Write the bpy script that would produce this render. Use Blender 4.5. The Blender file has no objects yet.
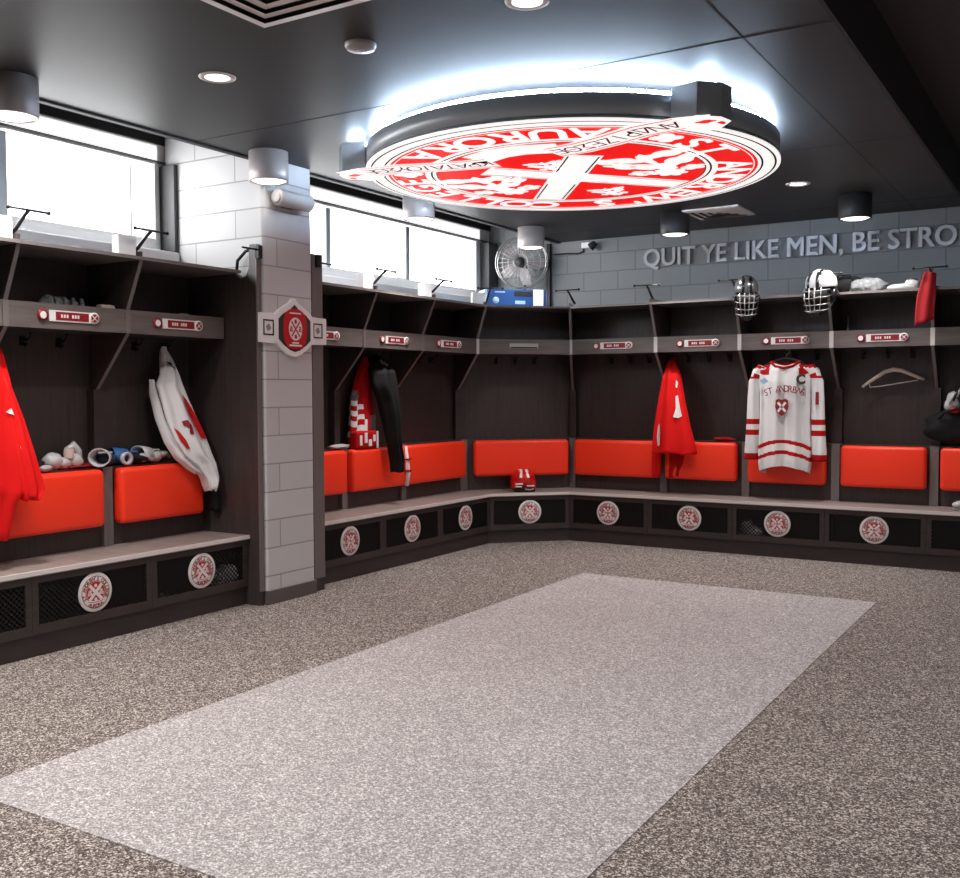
import bpy, bmesh, math, random
from mathutils import Vector, Matrix
PI = math.pi
T22 = math.tan(math.radians(22.5))
random.seed(7)
scn = bpy.context.scene
COL = scn.collection

# ------------------------------------------------------------------ materials
def lin(c):
    return tuple(((v/255)/12.92 if v/255 <= 0.04045 else ((v/255+0.055)/1.055)**2.4) for v in c)

def mat(name, rgb, rough=0.6, metal=0.0, spec=0.5, emit=0.0, emit_rgb=None, bump=0.0, bscale=60, var=0.0, vscale=8, coat=0.0):
    m = bpy.data.materials.new(name); m.use_nodes = True
    nt = m.node_tree; b = nt.nodes['Principled BSDF']
    c = lin(rgb)
    b.inputs['Base Color'].default_value = (*c, 1)
    b.inputs['Roughness'].default_value = rough
    b.inputs['Metallic'].default_value = metal
    b.inputs['Specular IOR Level'].default_value = spec
    b.inputs['Coat Weight'].default_value = coat
    if emit:
        b.inputs['Emission Color'].default_value = (*lin(emit_rgb or rgb), 1)
        b.inputs['Emission Strength'].default_value = emit
    if var or bump:
        tc = nt.nodes.new('ShaderNodeTexCoord')
    if var:
        n = nt.nodes.new('ShaderNodeTexNoise'); n.inputs['Scale'].default_value = vscale; n.inputs['Detail'].default_value = 5
        r = nt.nodes.new('ShaderNodeValToRGB')
        r.color_ramp.elements[0].position = 0.3; r.color_ramp.elements[1].position = 0.7
        r.color_ramp.elements[0].color = (*[v*(1-var) for v in c], 1); r.color_ramp.elements[1].color = (*[min(1, v*(1+var)) for v in c], 1)
        nt.links.new(tc.outputs['Object'], n.inputs['Vector']); nt.links.new(n.outputs['Fac'], r.inputs['Fac'])
        nt.links.new(r.outputs['Color'], b.inputs['Base Color'])
    if bump:
        n2 = nt.nodes.new('ShaderNodeTexNoise'); n2.inputs['Scale'].default_value = bscale; n2.inputs['Detail'].default_value = 3
        bp = nt.nodes.new('ShaderNodeBump'); bp.inputs['Strength'].default_value = bump; bp.inputs['Distance'].default_value = 0.01
        nt.links.new(tc.outputs['Object'], n2.inputs['Vector']); nt.links.new(n2.outputs['Fac'], bp.inputs['Height'])
        nt.links.new(bp.outputs['Normal'], b.inputs['Normal'])
    return m

def wood(name, rgb, rough=0.42, contrast=0.35, vertical=True):
    m = mat(name, rgb, rough); nt = m.node_tree; b = nt.nodes['Principled BSDF']; c = lin(rgb)
    tc = nt.nodes.new('ShaderNodeTexCoord'); mp = nt.nodes.new('ShaderNodeMapping')
    mp.inputs['Scale'].default_value = (38, 38, 2.2) if vertical else (2.2, 30, 30)
    n = nt.nodes.new('ShaderNodeTexNoise'); n.inputs['Scale'].default_value = 1.0; n.inputs['Detail'].default_value = 6; n.inputs['Roughness'].default_value = 0.65
    r = nt.nodes.new('ShaderNodeValToRGB')
    r.color_ramp.elements[0].position = 0.32; r.color_ramp.elements[1].position = 0.72
    r.color_ramp.elements[0].color = (*[v*(1-contrast) for v in c], 1); r.color_ramp.elements[1].color = (*[v*(1+contrast) for v in c], 1)
    nt.links.new(tc.outputs['Object'], mp.inputs['Vector']); nt.links.new(mp.outputs['Vector'], n.inputs['Vector'])
    nt.links.new(n.outputs['Fac'], r.inputs['Fac']); nt.links.new(r.outputs['Color'], b.inputs['Base Color'])
    return m

def speckle(name, dark, mid, light, rough=0.85, scale=185, p=(0.2, 0.55, 0.92)):
    """rubber granules: a random tone per small cell"""
    m = mat(name, mid, rough, spec=0.25); nt = m.node_tree; b = nt.nodes['Principled BSDF']
    tc = nt.nodes.new('ShaderNodeTexCoord')
    vs = []
    for sc_ in (scale, scale*0.53):
        v = nt.nodes.new('ShaderNodeTexVoronoi'); v.inputs['Scale'].default_value = sc_; nt.links.new(tc.outputs['Object'], v.inputs['Vector'])
        sp = nt.nodes.new('ShaderNodeSeparateColor'); nt.links.new(v.outputs['Color'], sp.inputs[0]); vs.append(sp.outputs[0])
    mxx = nt.nodes.new('ShaderNodeMix'); mxx.inputs[0].default_value = 0.35; nt.links.new(vs[0], mxx.inputs[2]); nt.links.new(vs[1], mxx.inputs[3])
    r = nt.nodes.new('ShaderNodeValToRGB'); e = r.color_ramp.elements
    e[0].position = p[0]; e[0].color = (*lin(dark), 1); e[1].position = p[2]; e[1].color = (*lin(light), 1)
    k = e.new(p[1]); k.color = (*lin(mid), 1)
    n2 = nt.nodes.new('ShaderNodeTexNoise'); n2.inputs['Scale'].default_value = 2.2; n2.inputs['Detail'].default_value = 4
    mr = nt.nodes.new('ShaderNodeMapRange'); mr.inputs['To Min'].default_value = 0.90; mr.inputs['To Max'].default_value = 1.10
    mx = nt.nodes.new('ShaderNodeMix'); mx.data_type = 'RGBA'; mx.blend_type = 'MULTIPLY'; mx.inputs[0].default_value = 1.0
    nt.links.new(tc.outputs['Object'], n2.inputs['Vector']); nt.links.new(n2.outputs['Fac'], mr.inputs['Value'])
    nt.links.new(mxx.outputs[0], r.inputs['Fac']); nt.links.new(r.outputs['Color'], mx.inputs[6]); nt.links.new(mr.outputs['Result'], mx.inputs[7])
    nt.links.new(mx.outputs[2], b.inputs['Base Color'])
    return m

def block(name, rgb, mortar, axis):
    """painted concrete block, 0.40 x 0.20 m courses; axis = horizontal axis of the wall"""
    m = mat(name, rgb, 0.55); nt = m.node_tree; b = nt.nodes['Principled BSDF']
    tc = nt.nodes.new('ShaderNodeTexCoord'); sp = nt.nodes.new('ShaderNodeSeparateXYZ'); cb = nt.nodes.new('ShaderNodeCombineXYZ')
    nt.links.new(tc.outputs['Object'], sp.inputs[0])
    if axis == 'xy':
        sm = nt.nodes.new('ShaderNodeMath'); nt.links.new(sp.outputs['X'], sm.inputs[0]); nt.links.new(sp.outputs['Y'], sm.inputs[1]); nt.links.new(sm.outputs[0], cb.inputs['X'])
    else: nt.links.new(sp.outputs['X' if axis == 'x' else 'Y'], cb.inputs['X'])
    nt.links.new(sp.outputs['Z'], cb.inputs['Y'])
    br = nt.nodes.new('ShaderNodeTexBrick')
    br.inputs['Scale'].default_value = 1.0; br.inputs['Brick Width'].default_value = 0.80 if axis == 'xy' else 0.40; br.inputs['Row Height'].default_value = 0.20
    br.inputs['Mortar Size'].default_value = 0.006; br.inputs['Mortar Smooth'].default_value = 0.3; br.inputs['Bias'].default_value = -0.2
    c = lin(rgb)
    br.inputs['Color1'].default_value = (*c, 1); br.inputs['Color2'].default_value = (*[v*0.9 for v in c], 1); br.inputs['Mortar'].default_value = (*lin(mortar), 1)
    n = nt.nodes.new('ShaderNodeTexNoise'); n.inputs['Scale'].default_value = 70; n.inputs['Detail'].default_value = 4
    bp = nt.nodes.new('ShaderNodeBump'); bp.inputs['Strength'].default_value = 0.5; bp.inputs['Distance'].default_value = 0.006; bp.invert = True
    ad = nt.nodes.new('ShaderNodeMath'); ad.operation = 'MULTIPLY_ADD'; ad.inputs[1].default_value = 0.25
    nt.links.new(cb.outputs[0], br.inputs['Vector']); nt.links.new(tc.outputs['Object'], n.inputs['Vector'])
    nt.links.new(n.outputs['Fac'], ad.inputs[0]); nt.links.new(br.outputs['Fac'], ad.inputs[2]); nt.links.new(ad.outputs[0], bp.inputs['Height'])
    nt.links.new(br.outputs['Color'], b.inputs['Base Color']); nt.links.new(bp.outputs['Normal'], b.inputs['Normal'])
    return m

def wire_mesh(name):
    m = mat(name, (34, 31, 31), 0.5, 0.4); nt = m.node_tree; b = nt.nodes['Principled BSDF']
    tc = nt.nodes.new('ShaderNodeTexCoord'); sp = nt.nodes.new('ShaderNodeSeparateXYZ'); nt.links.new(tc.outputs['Object'], sp.inputs[0])
    outs = []
    for sgn in (1, -1):
        a = nt.nodes.new('ShaderNodeMath'); a.operation = 'MULTIPLY_ADD'; a.inputs[1].default_value = sgn; nt.links.new(sp.outputs['X'], a.inputs[0]); nt.links.new(sp.outputs['Z'], a.inputs[2])
        s = nt.nodes.new('ShaderNodeMath'); s.operation = 'MULTIPLY'; s.inputs[1].default_value = 190; nt.links.new(a.outputs[0], s.inputs[0])
        w = nt.nodes.new('ShaderNodeMath'); w.operation = 'SINE'; nt.links.new(s.outputs[0], w.inputs[0]); outs.append(w)
    mx = nt.nodes.new('ShaderNodeMath'); mx.operation = 'MAXIMUM'; nt.links.new(outs[0].outputs[0], mx.inputs[0]); nt.links.new(outs[1].outputs[0], mx.inputs[1])
    gt = nt.nodes.new('ShaderNodeMath'); gt.operation = 'GREATER_THAN'; gt.inputs[1].default_value = 0.55; nt.links.new(mx.outputs[0], gt.inputs[0])
    nt.links.new(gt.outputs[0], b.inputs['Alpha'])
    return m

M = {}
M['wood'] = wood('dark_stained_wood', (62, 53, 51), 0.45, 0.30)
M['wood_h'] = wood('dark_wood_rail', (104, 95, 92), 0.4, 0.22, False)
M['bench'] = wood('bench_wood', (150, 138, 133), 0.33, 0.25, False)
M['base'] = wood('dark_wood_base', (58, 49, 47), 0.45, 0.25, False)
M['nosing'] = mat('bench_nosing_highlight', (222, 214, 210), 0.3)  # pale colour paints the highlight along the bench edges
M['edge'] = mat('edge_band', (112, 104, 102), 0.35)
M['edge_lit'] = mat('lit_edge_strip', (205, 200, 198), 0.35)  # brighter copy of the edge tone for strips struck by light
M['pilaster'] = wood('post_wood', (112, 106, 105), 0.4, 0.2)
M['mesh'] = wire_mesh('black_wire_mesh')
M['black'] = mat('black_matt', (16, 15, 16), 0.6)
M['recess'] = mat('recess_shadow_black', (22, 21, 22), 0.8)  # black stands in for the shade up in the recess
M['red_vinyl'] = mat('red_vinyl', (255, 58, 28), 0.42, spec=0.45, bump=0.04, bscale=240)
M['red_seam'] = mat('red_vinyl_piping', (170, 22, 14), 0.45)
M['red'] = mat('red_print', (198, 16, 24), 0.5)
M['dark_red'] = mat('dark_red_print', (140, 18, 26), 0.5)
M['white'] = mat('white_print', (236, 232, 230), 0.45)
M['white_paint'] = mat('white_paint', (242, 241, 240), 0.5)
M['grey_paint'] = mat('grey_paint', (176, 173, 171), 0.5)
M['chrome'] = mat('brushed_steel', (190, 188, 186), 0.3, 0.9)
M['dark_metal'] = mat('dark_metal', (42, 42, 44), 0.4, 0.7)
M['letter'] = mat('brushed_aluminium_letter', (176, 176, 178), 0.38, 0.35)
M['ceiling'] = mat('charcoal_ceiling_paint', (43, 41, 41), 0.5, spec=0.3, var=0.10, vscale=1.6)
M['ceiling_hi'] = mat('dark_ceiling_paint', (60, 55, 55), 0.7)
M['seam'] = mat('ceiling_seam', (20, 19, 20), 0.7)
M['step'] = mat('soffit_black', (26, 23, 24), 0.7)
M['drum'] = mat('drum_shade_grey', (176, 168, 166), 0.4, 0.2)
M['lamp'] = mat('lamp_lens', (255, 250, 244), 0.4, emit=1.6)
M['lens_off'] = mat('lens_unlit', (150, 144, 144), 0.4)
M['vent'] = mat('vent_metal', (214, 206, 203), 0.5, 0.0)
M['floor'] = speckle('speckled_rubber_floor', (62, 54, 51), (112, 102, 97), (216, 206, 200))
M['rug'] = speckle('pale_speckled_rubber', (132, 126, 126), (166, 160, 160), (226, 221, 221))
M['block_y'] = block('painted_block_pale', (198, 197, 198), (156, 154, 154), 'xy')
M['block_yx'] = block('painted_block_side', (190, 187, 186), (130, 127, 126), 'x')
M['block_x'] = block('painted_block_grey', (128, 130, 132), (104, 106, 108), 'x')
M['plinth'] = mat('plinth_grey', (92, 85, 83), 0.5)
M['window'] = mat('window_daylight_pane', (255, 255, 255), 0.3, emit=3.2, emit_rgb=(250, 252, 255))
M['header_glow'] = mat('glowing_header', (235, 235, 235), 0.4, emit=0.9, emit_rgb=(250, 250, 252))  # emission brightens the white header, which room light does not reach
M['mullion'] = mat('aluminium_mullion', (176, 178, 180), 0.4, 0.2)
M['jamb'] = mat('dark_jamb', (74, 73, 74), 0.5)
M['med_white'] = mat('backlit_white_panel', (245, 243, 242), 0.45, emit=0.78, emit_rgb=(255, 250, 248))
M['med_red'] = mat('backlit_red_panel', (225, 12, 6), 0.45, emit=0.8, emit_rgb=(236, 10, 4))
M['med_black'] = mat('sign_black_line', (34, 26, 26), 0.5)
M['med_side'] = mat('sign_side_metal', (150, 156, 162), 0.35, 0.1)
M['led'] = mat('led_strip', (225, 238, 255), 0.4, emit=150.0, emit_rgb=(206, 229, 255))
M['jersey_white'] = mat('jersey_white_cloth', (228, 228, 229), 0.85, spec=0.2, bump=0.15, bscale=300)
M['jersey_red'] = mat('jersey_red_cloth', (228, 14, 14), 0.75, spec=0.25, bump=0.15, bscale=300)
M['jersey_dark'] = mat('jersey_dark_red_cloth', (176, 12, 18), 0.8, spec=0.2)
M['cloth_grey'] = mat('grey_cloth', (120, 122, 124), 0.9, bump=0.3, bscale=120, var=0.3, vscale=30)
M['cloth_black'] = mat('black_cloth', (18, 18, 19), 0.8, spec=0.3, bump=0.2, bscale=120)
M['towel_red'] = mat('red_towel', (150, 10, 18), 0.9, bump=0.4, bscale=260)
M['helmet_silver'] = mat('helmet_silver', (120, 120, 122), 0.22, 0.6)
M['helmet_white'] = mat('helmet_white', (186, 186, 187), 0.25, spec=0.6)
M['helmet_black'] = mat('helmet_black', (22, 22, 23), 0.25, spec=0.6)
M['helmet_red'] = mat('helmet_red', (205, 22, 22), 0.28, spec=0.6)
M['glove_navy'] = mat('glove_navy', (38, 52, 72), 0.6)
M['glove_blue'] = mat('glove_blue', (40, 96, 158), 0.6)
M['hanger'] = mat('pale_wood_hanger', (202, 182, 166), 0.4)
M['box_blue'] = mat('blue_carton', (14, 66, 128), 0.5)
M['box_pale'] = mat('pale_blue_carton', (150, 186, 216), 0.5)
M['beige'] = mat('beige_soap', (212, 190, 182), 0.5)
M['buckle_black'] = mat('badge_dark', (52, 50, 48), 0.5)

# ------------------------------------------------------------------ mesh builder
class MB:
    def __init__(s): s.v = []; s.f = []; s.mi = []; s.sm = []
    def add(s, vs, fs, mi=0, smooth=False, X=None):
        o = len(s.v)
        for p in vs:
            p = Vector(p); s.v.append(X @ p if X is not None else p)
        for f in fs: s.f.append([i+o for i in f]); s.mi.append(mi); s.sm.append(smooth)
    def box(s, x0, x1, y0, y1, z0, z1, mi=0, X=None):
        vs = [(x, y, z) for z in (z0, z1) for x, y in ((x0, y0), (x1, y0), (x1, y1), (x0, y1))]
        s.add(vs, [(3, 2, 1, 0), (4, 5, 6, 7), (0, 1, 5, 4), (1, 2, 6, 5), (2, 3, 7, 6), (3, 0, 4, 7)], mi, False, X)
    def prism(s, pts, a, b, axis='z', mi=0, X=None, smooth=False):
        """polygon pts extruded between a and b along axis; pts are the other two coordinates in xyz order"""
        n = len(pts)
        def P(p, h):
            return {'z': (p[0], p[1], h), 'y': (p[0], h, p[1]), 'x': (h, p[0], p[1])}[axis]
        vs = [P(p, a) for p in pts] + [P(p, b) for p in pts]
        s.add(vs, [tuple(range(n))[::-1], tuple(range(n, 2*n))], mi, False, X)
        s.add(vs, [(i, (i+1) % n, n+(i+1) % n, n+i) for i in range(n)], mi, smooth, X)
    def lathe(s, prof, n=32, mi=0, X=None, smooth=True):
        """profile of (r, z) turned about z"""
        vs = []; fs = []
        for r, z in prof:
            for i in range(n): vs.append((r*math.cos(2*PI*i/n), r*math.sin(2*PI*i/n), z))
        for k in range(len(prof)-1):
            for i in range(n): fs.append((k*n+i, k*n+(i+1) % n, (k+1)*n+(i+1) % n, (k+1)*n+i))
        s.add(vs, fs, mi, smooth, X)
    def disc(s, r, z, n=48, mi=0, X=None, cx=0, cy=0, up=True):
        vs = [(cx+r*math.cos(2*PI*i/n), cy+r*math.sin(2*PI*i/n), z) for i in range(n)]
        s.add(vs, [tuple(range(n)) if up else tuple(range(n))[::-1]], mi, False, X)
    def ring(s, r0, r1, z, n=96, mi=0, X=None):
        vs = [(r*math.cos(2*PI*i/n), r*math.sin(2*PI*i/n), z) for r in (r0, r1) for i in range(n)]
        s.add(vs, [(i, n+i, n+(i+1) % n, (i+1) % n) for i in range(n)], mi, False, X)
    def tube(s, path, r, n=8, mi=0, X=None, caps=True, closed=False):
        path = [Vector(p) for p in path]; L = len(path)
        if not isinstance(r, (list, tuple)): r = [r]*L
        vs = []; fs = []; up = Vector((0.123, 0.077, 1)).normalized()
        prev = None
        for k, p in enumerate(path):
            if closed: t = path[(k+1) % L]-path[k-1]
            else: t = path[min(k+1, L-1)]-path[max(k-1, 0)]
            t.normalize()
            if prev is None:
                a = t.cross(up)
                if a.length < 1e-3: a = t.cross(Vector((1, 0, 0)))
            else: a = prev-t*prev.dot(t)
            a.normalize(); prev = a; b = t.cross(a)
            for i in range(n):
                vs.append(p+(a*math.cos(2*PI*i/n)+b*math.sin(2*PI*i/n))*r[k])
        K = L if closed else L-1
        for k in range(K):
            k2 = (k+1) % L
            for i in range(n): fs.append((k*n+i, k*n+(i+1) % n, k2*n+(i+1) % n, k2*n+i))
        if caps and not closed: fs += [tuple(range(n))[::-1], tuple(range((L-1)*n, L*n))]
        s.add(vs, fs, mi, True, X)
    def ellipsoid(s, c, r, nu=20, nv=12, mi=0, X=None, fn=None, rough=0.0):
        vs = []; fs = []
        for j in range(nv+1):
            ph = PI*j/nv
            for i in range(nu):
                th = 2*PI*i/nu
                d = Vector((math.sin(ph)*math.cos(th), math.sin(ph)*math.sin(th), math.cos(ph)))
                k = 1.0
                if rough: k += rough*(math.sin(3*th+5*ph+c[0]*9)*0.5+math.sin(5*th-4*ph+c[1]*7)*0.5)
                vs.append((c[0]+r[0]*d.x*k, c[1]+r[1]*d.y*k, c[2]+r[2]*d.z*k))
        for j in range(nv):
            for i in range(nu): fs.append((j*nu+i, (j+1)*nu+i, (j+1)*nu+(i+1) % nu, j*nu+(i+1) % nu))
        o = len(s.f); s.add(vs, fs, mi, True, X)
        if fn:
            for k in range(len(fs)):
                cc = sum((Vector(vs[q]) for q in fs[k]), Vector())/4
                s.mi[o+k] = fn(cc)
    def loft(s, rings, mi=0, caps=True, fn=None, X=None, closed=True):
        n = len(rings[0]); vs = [p for r in rings for p in r]; fs = []
        m = n if closed else n-1
        for k in range(len(rings)-1):
            for i in range(m): fs.append((k*n+i, k*n+(i+1) % n, (k+1)*n+(i+1) % n, (k+1)*n+i))
        o = len(s.f); s.add(vs, fs, mi, True, X)
        if fn:
            for q in range(len(fs)):
                cc = sum((Vector(vs[w]) for w in fs[q]), Vector())/4
                s.mi[o+q] = fn(cc)
        if caps and closed: s.add([], [], mi); s.f.append([len(s.v)-len(vs)+i for i in range(n)][::-1]); s.mi.append(mi); s.sm.append(False); s.f.append([len(s.v)-n+i for i in range(n)]); s.mi.append(mi); s.sm.append(False)
    def build(s, name, mats, parent=None, bevel=0, seg=2, fix=True):
        me = bpy.data.meshes.new(name); me.from_pydata([tuple(p) for p in s.v], [], s.f)
        if not isinstance(mats, (list, tuple)): mats = [mats]
        for m in mats: me.materials.append(M[m] if isinstance(m, str) else m)
        for p, mi, sm in zip(me.polygons, s.mi, s.sm): p.material_index = mi; p.use_smooth = sm
        me.update()
        if fix:
            bm = bmesh.new(); bm.from_mesh(me); bmesh.ops.recalc_face_normals(bm, faces=bm.faces); bm.to_mesh(me); bm.free()
        o = bpy.data.objects.new(name, me); COL.objects.link(o); o.parent = parent
        if bevel:
            b = o.modifiers.new('bevel', 'BEVEL'); b.width = bevel; b.segments = seg; b.limit_method = 'ANGLE'; b.angle_limit = math.radians(40)
        return o

def tag(o, label, cat, group=None):
    o['label'] = label; o['category'] = cat
    if group: o['group'] = group
    return o
def thing(name, label, cat, loc=(0, 0, 0), rot=(0, 0, 0), group=None):
    o = bpy.data.objects.new(name, None); COL.objects.link(o); o.location = loc; o.rotation_euler = rot
    o.empty_display_size = 0.1
    return tag(o, label, cat, group)
def struct(o): o['kind'] = 'structure'; return o
def copy_tree(o, parent=None):
    c = o.copy(); COL.objects.link(c); c.parent = parent
    for ch in list(o.children): copy_tree(ch, c)
    return c

_tc = {}
def text_data(s, size=1.0, ext=0.0, off=0.0, bold=False):
    key = (s, size, ext, off)
    if key in _tc: return _tc[key]
    cu = bpy.data.curves.new('lettering', 'FONT'); cu.body = s; cu.size = size; cu.extrude = ext; cu.offset = off; cu.resolution_u = 3
    o = bpy.data.objects.new('lettering_tmp', cu); COL.objects.link(o)
    dg = bpy.context.evaluated_depsgraph_get(); ev = o.evaluated_get(dg); me = ev.to_mesh()
    vs = [v.co.copy() for v in me.vertices]; fs = [list(p.vertices) for p in me.polygons]
    ev.to_mesh_clear(); bpy.data.objects.remove(o); bpy.data.curves.remove(cu)
    _tc[key] = (vs, fs); return vs, fs
def add_text(mb, s, X, size=1.0, ext=0.0, off=0.0, mi=0, sx=1.0, center=True):
    vs, fs = text_data(s, size, ext, off)
    if not vs: return
    x0 = min(v.x for v in vs); x1 = max(v.x for v in vs)
    cx = (x0+x1)/2 if center else 0
    mb.add([((v.x-cx)*sx, v.y, v.z) for v in vs], fs, mi, False, X)

def at3(x, y, z=0, rz=0): return Matrix.Translation((x, y, z)) @ Matrix.Rotation(rz, 4, 'Z')

# ------------------------------------------------------------------ key dimensions (metres)
LX, BY, CK = -5.131, 9.137, 13.681          # bench front lines: x of the left run, y of the back run, y-x of the corner unit
WX, WY = -6.0, 10.0                          # window wall and back wall
ZC = 3.15; ZH = 3.5; STEP = -1.045           # dropped ceiling, high ceiling, its edge
SLAB = -5.09

# ------------------------------------------------------------------ setting
mb = MB(); mb.box(-6.3, 5.5, -3.2, 10.2, -0.06, 0.0); struct(mb.build('floor', 'floor'))
mb = MB(); mb.box(-3.62, -1.316, 2.178, 7.527, 0.0005, 0.004)
tag(mb.build('rug', 'rug'), 'pale grey speckled rectangle of flooring in the middle of the room', 'rug')

mb = MB(); mb.box(SLAB, STEP, -3.2, WY, ZC, ZC+0.06)
ceil = struct(mb.build('ceiling', 'ceiling'))
mb = MB()
for y in (0.0, 2.35, 4.72, 7.07, 9.42): mb.box(SLAB, STEP-0.001, y-0.005, y+0.005, ZC-0.0012, ZC+0.01)
for x in (-1.45,): mb.box(x-0.004, x+0.004, -3.2, WY, ZC-0.001, ZC+0.01)
struct(mb.build('trim_1', 'seam'))
mb = MB(); mb.box(STEP, STEP+0.02, -3.2, WY, ZC, ZH+0.1); struct(mb.build('trim_2', 'step'))
mb = MB(); mb.box(STEP, 5.5, -3.2, WY, ZH, ZH+0.06); struct(mb.build('ceiling_high', 'ceiling_hi'))
mb = MB(); mb.box(-6.3, SLAB, -3.2, WY, 3.62, 3.68); struct(mb.build('ceiling_recess', 'recess'))
mb = MB(); mb.box(SLAB-0.03, SLAB, -3.2, WY, ZC, 3.62, 0); struct(mb.build('trim_3', 'recess'))
mb = MB(); mb.box(SLAB-0.035, SLAB+0.02, -3.2, 9.99, ZC-0.012, ZC+0.02); struct(mb.build('trim_4', 'step', bevel=0.006))
mb = MB(); mb.box(-6.3, 5.5, WY, WY+0.2, 0, 3.7); struct(mb.build('wall_back', 'block_x'))
mb = MB(); mb.box(5.5, 5.7, -3.2, 10.2, 0, 3.7); struct(mb.build('wall_right', 'block_y'))
mb = MB(); mb.box(-6.3, 5.5, -3.4, -3.2, 0, 3.7); struct(mb.build('wall_front', 'block_x'))

# window wall: below sill, above head, piers
Z0, Z1 = 2.62, 3.212
WIN = [(1.44, 5.20), (5.82, 9.72)]
mb = MB()
mb.box(-6.25, WX, -3.2, WY, 0, Z0, 0)
mb.box(-6.25, WX, -3.2, WY, Z1, 3.35, 0)
mb.box(-6.25, WX, -3.2, WIN[0][0], Z0, Z1, 0); mb.box(-6.25, WX, WIN[0][1], WIN[1][0], Z0, Z1, 0); mb.box(-6.25, WX, WIN[1][1], WY, Z0, Z1, 0)
struct(mb.build('wall_left', 'white_paint'))
mb = MB(); mb.box(-6.25, WX+0.02, -3.2, WY, 3.35, 3.62); struct(mb.build('trim_5', 'recess'))
mb = MB(); mb.box(WX, WX+0.03, -3.2, WY, 3.215, 3.223); struct(mb.build('trim_6', 'jamb'))
# low apron and sill behind the locker tops
mb = MB(); mb.box(WX, -5.83, -3.2, 5.26, 2.30, 2.545); mb.box(WX, -5.83, 5.80, 9.9, 2.30, 2.545)
struct(mb.build('trim_7', 'white_paint', bevel=0.01))
for k, (a, b) in enumerate(WIN):
    fr = MB()
    fr.box(-6.16, -5.995, a, a+0.035, Z0, Z1); fr.box(-6.16, -5.985, b-0.03, b, Z0, Z1, 0)
    fr.box(-6.16, -5.995, a, b, Z0, Z0+0.03); fr.box(-6.16, -5.995, a, b, Z1-0.012, Z1)
    o = struct(fr.build('window_%d' % (k+1), 'white_paint'))
    mu = MB()
    for y in ((2.72, 3.96) if k == 0 else (5.94, 7.16, 8.40)): mu.box(-6.12, -6.0, y-0.03, y+0.03, Z0+0.03, Z1-0.03)
    mu.box(-6.12, -6.09, b-0.165, b-0.155, Z0+0.03, Z1-0.03)
    mu.build('mullion', 'mullion', o)
    tp = MB(); tp.box(-6.0, -5.992, -3.2 if k == 0 else 5.80, b if k == 0 else 9.78, 3.225, 3.335); tp.build('header_glow_band', 'header_glow', o)  # header strip laid on the wall, glowing so it looks daylit
    p = MB(); p.box(-6.14, -6.13, a, b-0.02, Z0, Z1); p.build('pane', 'window', o)
mb = MB(); mb.box(-6.0, -5.845, 5.225, 5.26, 2.5, 3.19); struct(mb.build('trim_8', 'jamb'))
mb = MB(); mb.box(-6.0, -5.885, 9.80, 9.999, 2.5, 3.19); struct(mb.build('trim_9', 'jamb'))

# block pillar between the two runs of lockers
mb = MB(); mb.box(-5.99, -5.0, 5.262, 5.775, 0, ZC+0.4)
pil = struct(mb.build('pillar', 'block_y', bevel=0.022, seg=3))
mb = MB(); mb.box(-5.2, -4.985, 5.258, 5.778, 0, 0.10); struct(mb.build('plinth', 'plinth', pil, bevel=0.004))

# ------------------------------------------------------------------ round crest (also reused small on every locker door)
def ring_text(mb, s, r, size, a0, a1, mi, inward=False, z=0.0, ext=0.0, off=0.0, sx=1.0):
    """letters spread from angle a0 to a1 (degrees), tops outward, or feet outward when inward"""
    n = len(s)
    for i, ch in enumerate(s):
        if ch == ' ': continue
        a = math.radians(a0+(a1-a0)*(i/(n-1)))
        X = Matrix.Translation((r*math.cos(a), r*math.sin(a), z)) @ Matrix.Rotation(a-PI/2+(PI if inward else 0), 4, 'Z') @ Matrix.Translation((0, -0.36*size, 0))
        add_text(mb, ch, X, size, ext, off, mi, sx)
def blob(mb, cx, cy, r, z, mi, lobes=5, seed=0, sx=1, sy=1, depth=0.28, rot=0):
    n = 40; pts = []
    for i in range(n):
        t = 2*PI*i/n; k = r*(1-depth+depth*abs(math.cos(lobes*t/2+seed)))
        x, y = k*math.cos(t)*sx, k*math.sin(t)*sy
        pts.append((cx+x*math.cos(rot)-y*math.sin(rot), cy+x*math.sin(rot)+y*math.cos(rot), z))
    c = len(pts); mb.add(pts+[(cx, cy, z)], [(i, (i+1) % n, c) for i in range(n)], mi)
def strip(mb, pts, w, z, mi):
    vs = []; L = len(pts)
    for k in range(L):
        a = Vector(pts[max(k-1, 0)]); b = Vector(pts[min(k+1, L-1)]); t = (b-a).normalized(); nrm = Vector((-t.y, t.x)); p = Vector(pts[k])
        ww = w[k] if isinstance(w, (list, tuple)) else w
        vs += [(*(p+nrm*ww), z), (*(p-nrm*ww), z)]
    mb.add(vs, [(2*i, 2*i+2, 2*i+3, 2*i+1) for i in range(L-1)], mi)
def saltire(mb, c, w, limbs, z, mi):
    for (x0, y0), (x1, y1) in limbs: strip(mb, [(x0, y0), (x1, y1)], w, z, mi)
def thistle(mb, cx, cy, s, z, mi, flip=1, seed=0):
    for (dx, dy, r, lo, sx, sy, ro) in ((0, 0.17, .085, 7, 1, 1, 0), (0.02, 0.05, .075, 5, .8, 1, 0), (-.10, -.02, .12, 6, 1.25, .5, .7), (.12, -.04, .12, 6, 1.25, .5, -.7), (-.13, -.16, .12, 6, 1.3, .5, .35), (.12, -.19, .11, 6, 1.25, .5, -.3), (0, -.12, .07, 3, .45, 1.8, 0), (-.12, .13, .07, 5, 1, .8, .4), (.13, .12, .065, 5, 1, .8, -.4)):
        blob(mb, cx+flip*dx*s, cy+dy*s, r*s, z, mi, lo, seed+dx*9, sx, sy, 0.30, flip*ro)

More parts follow.
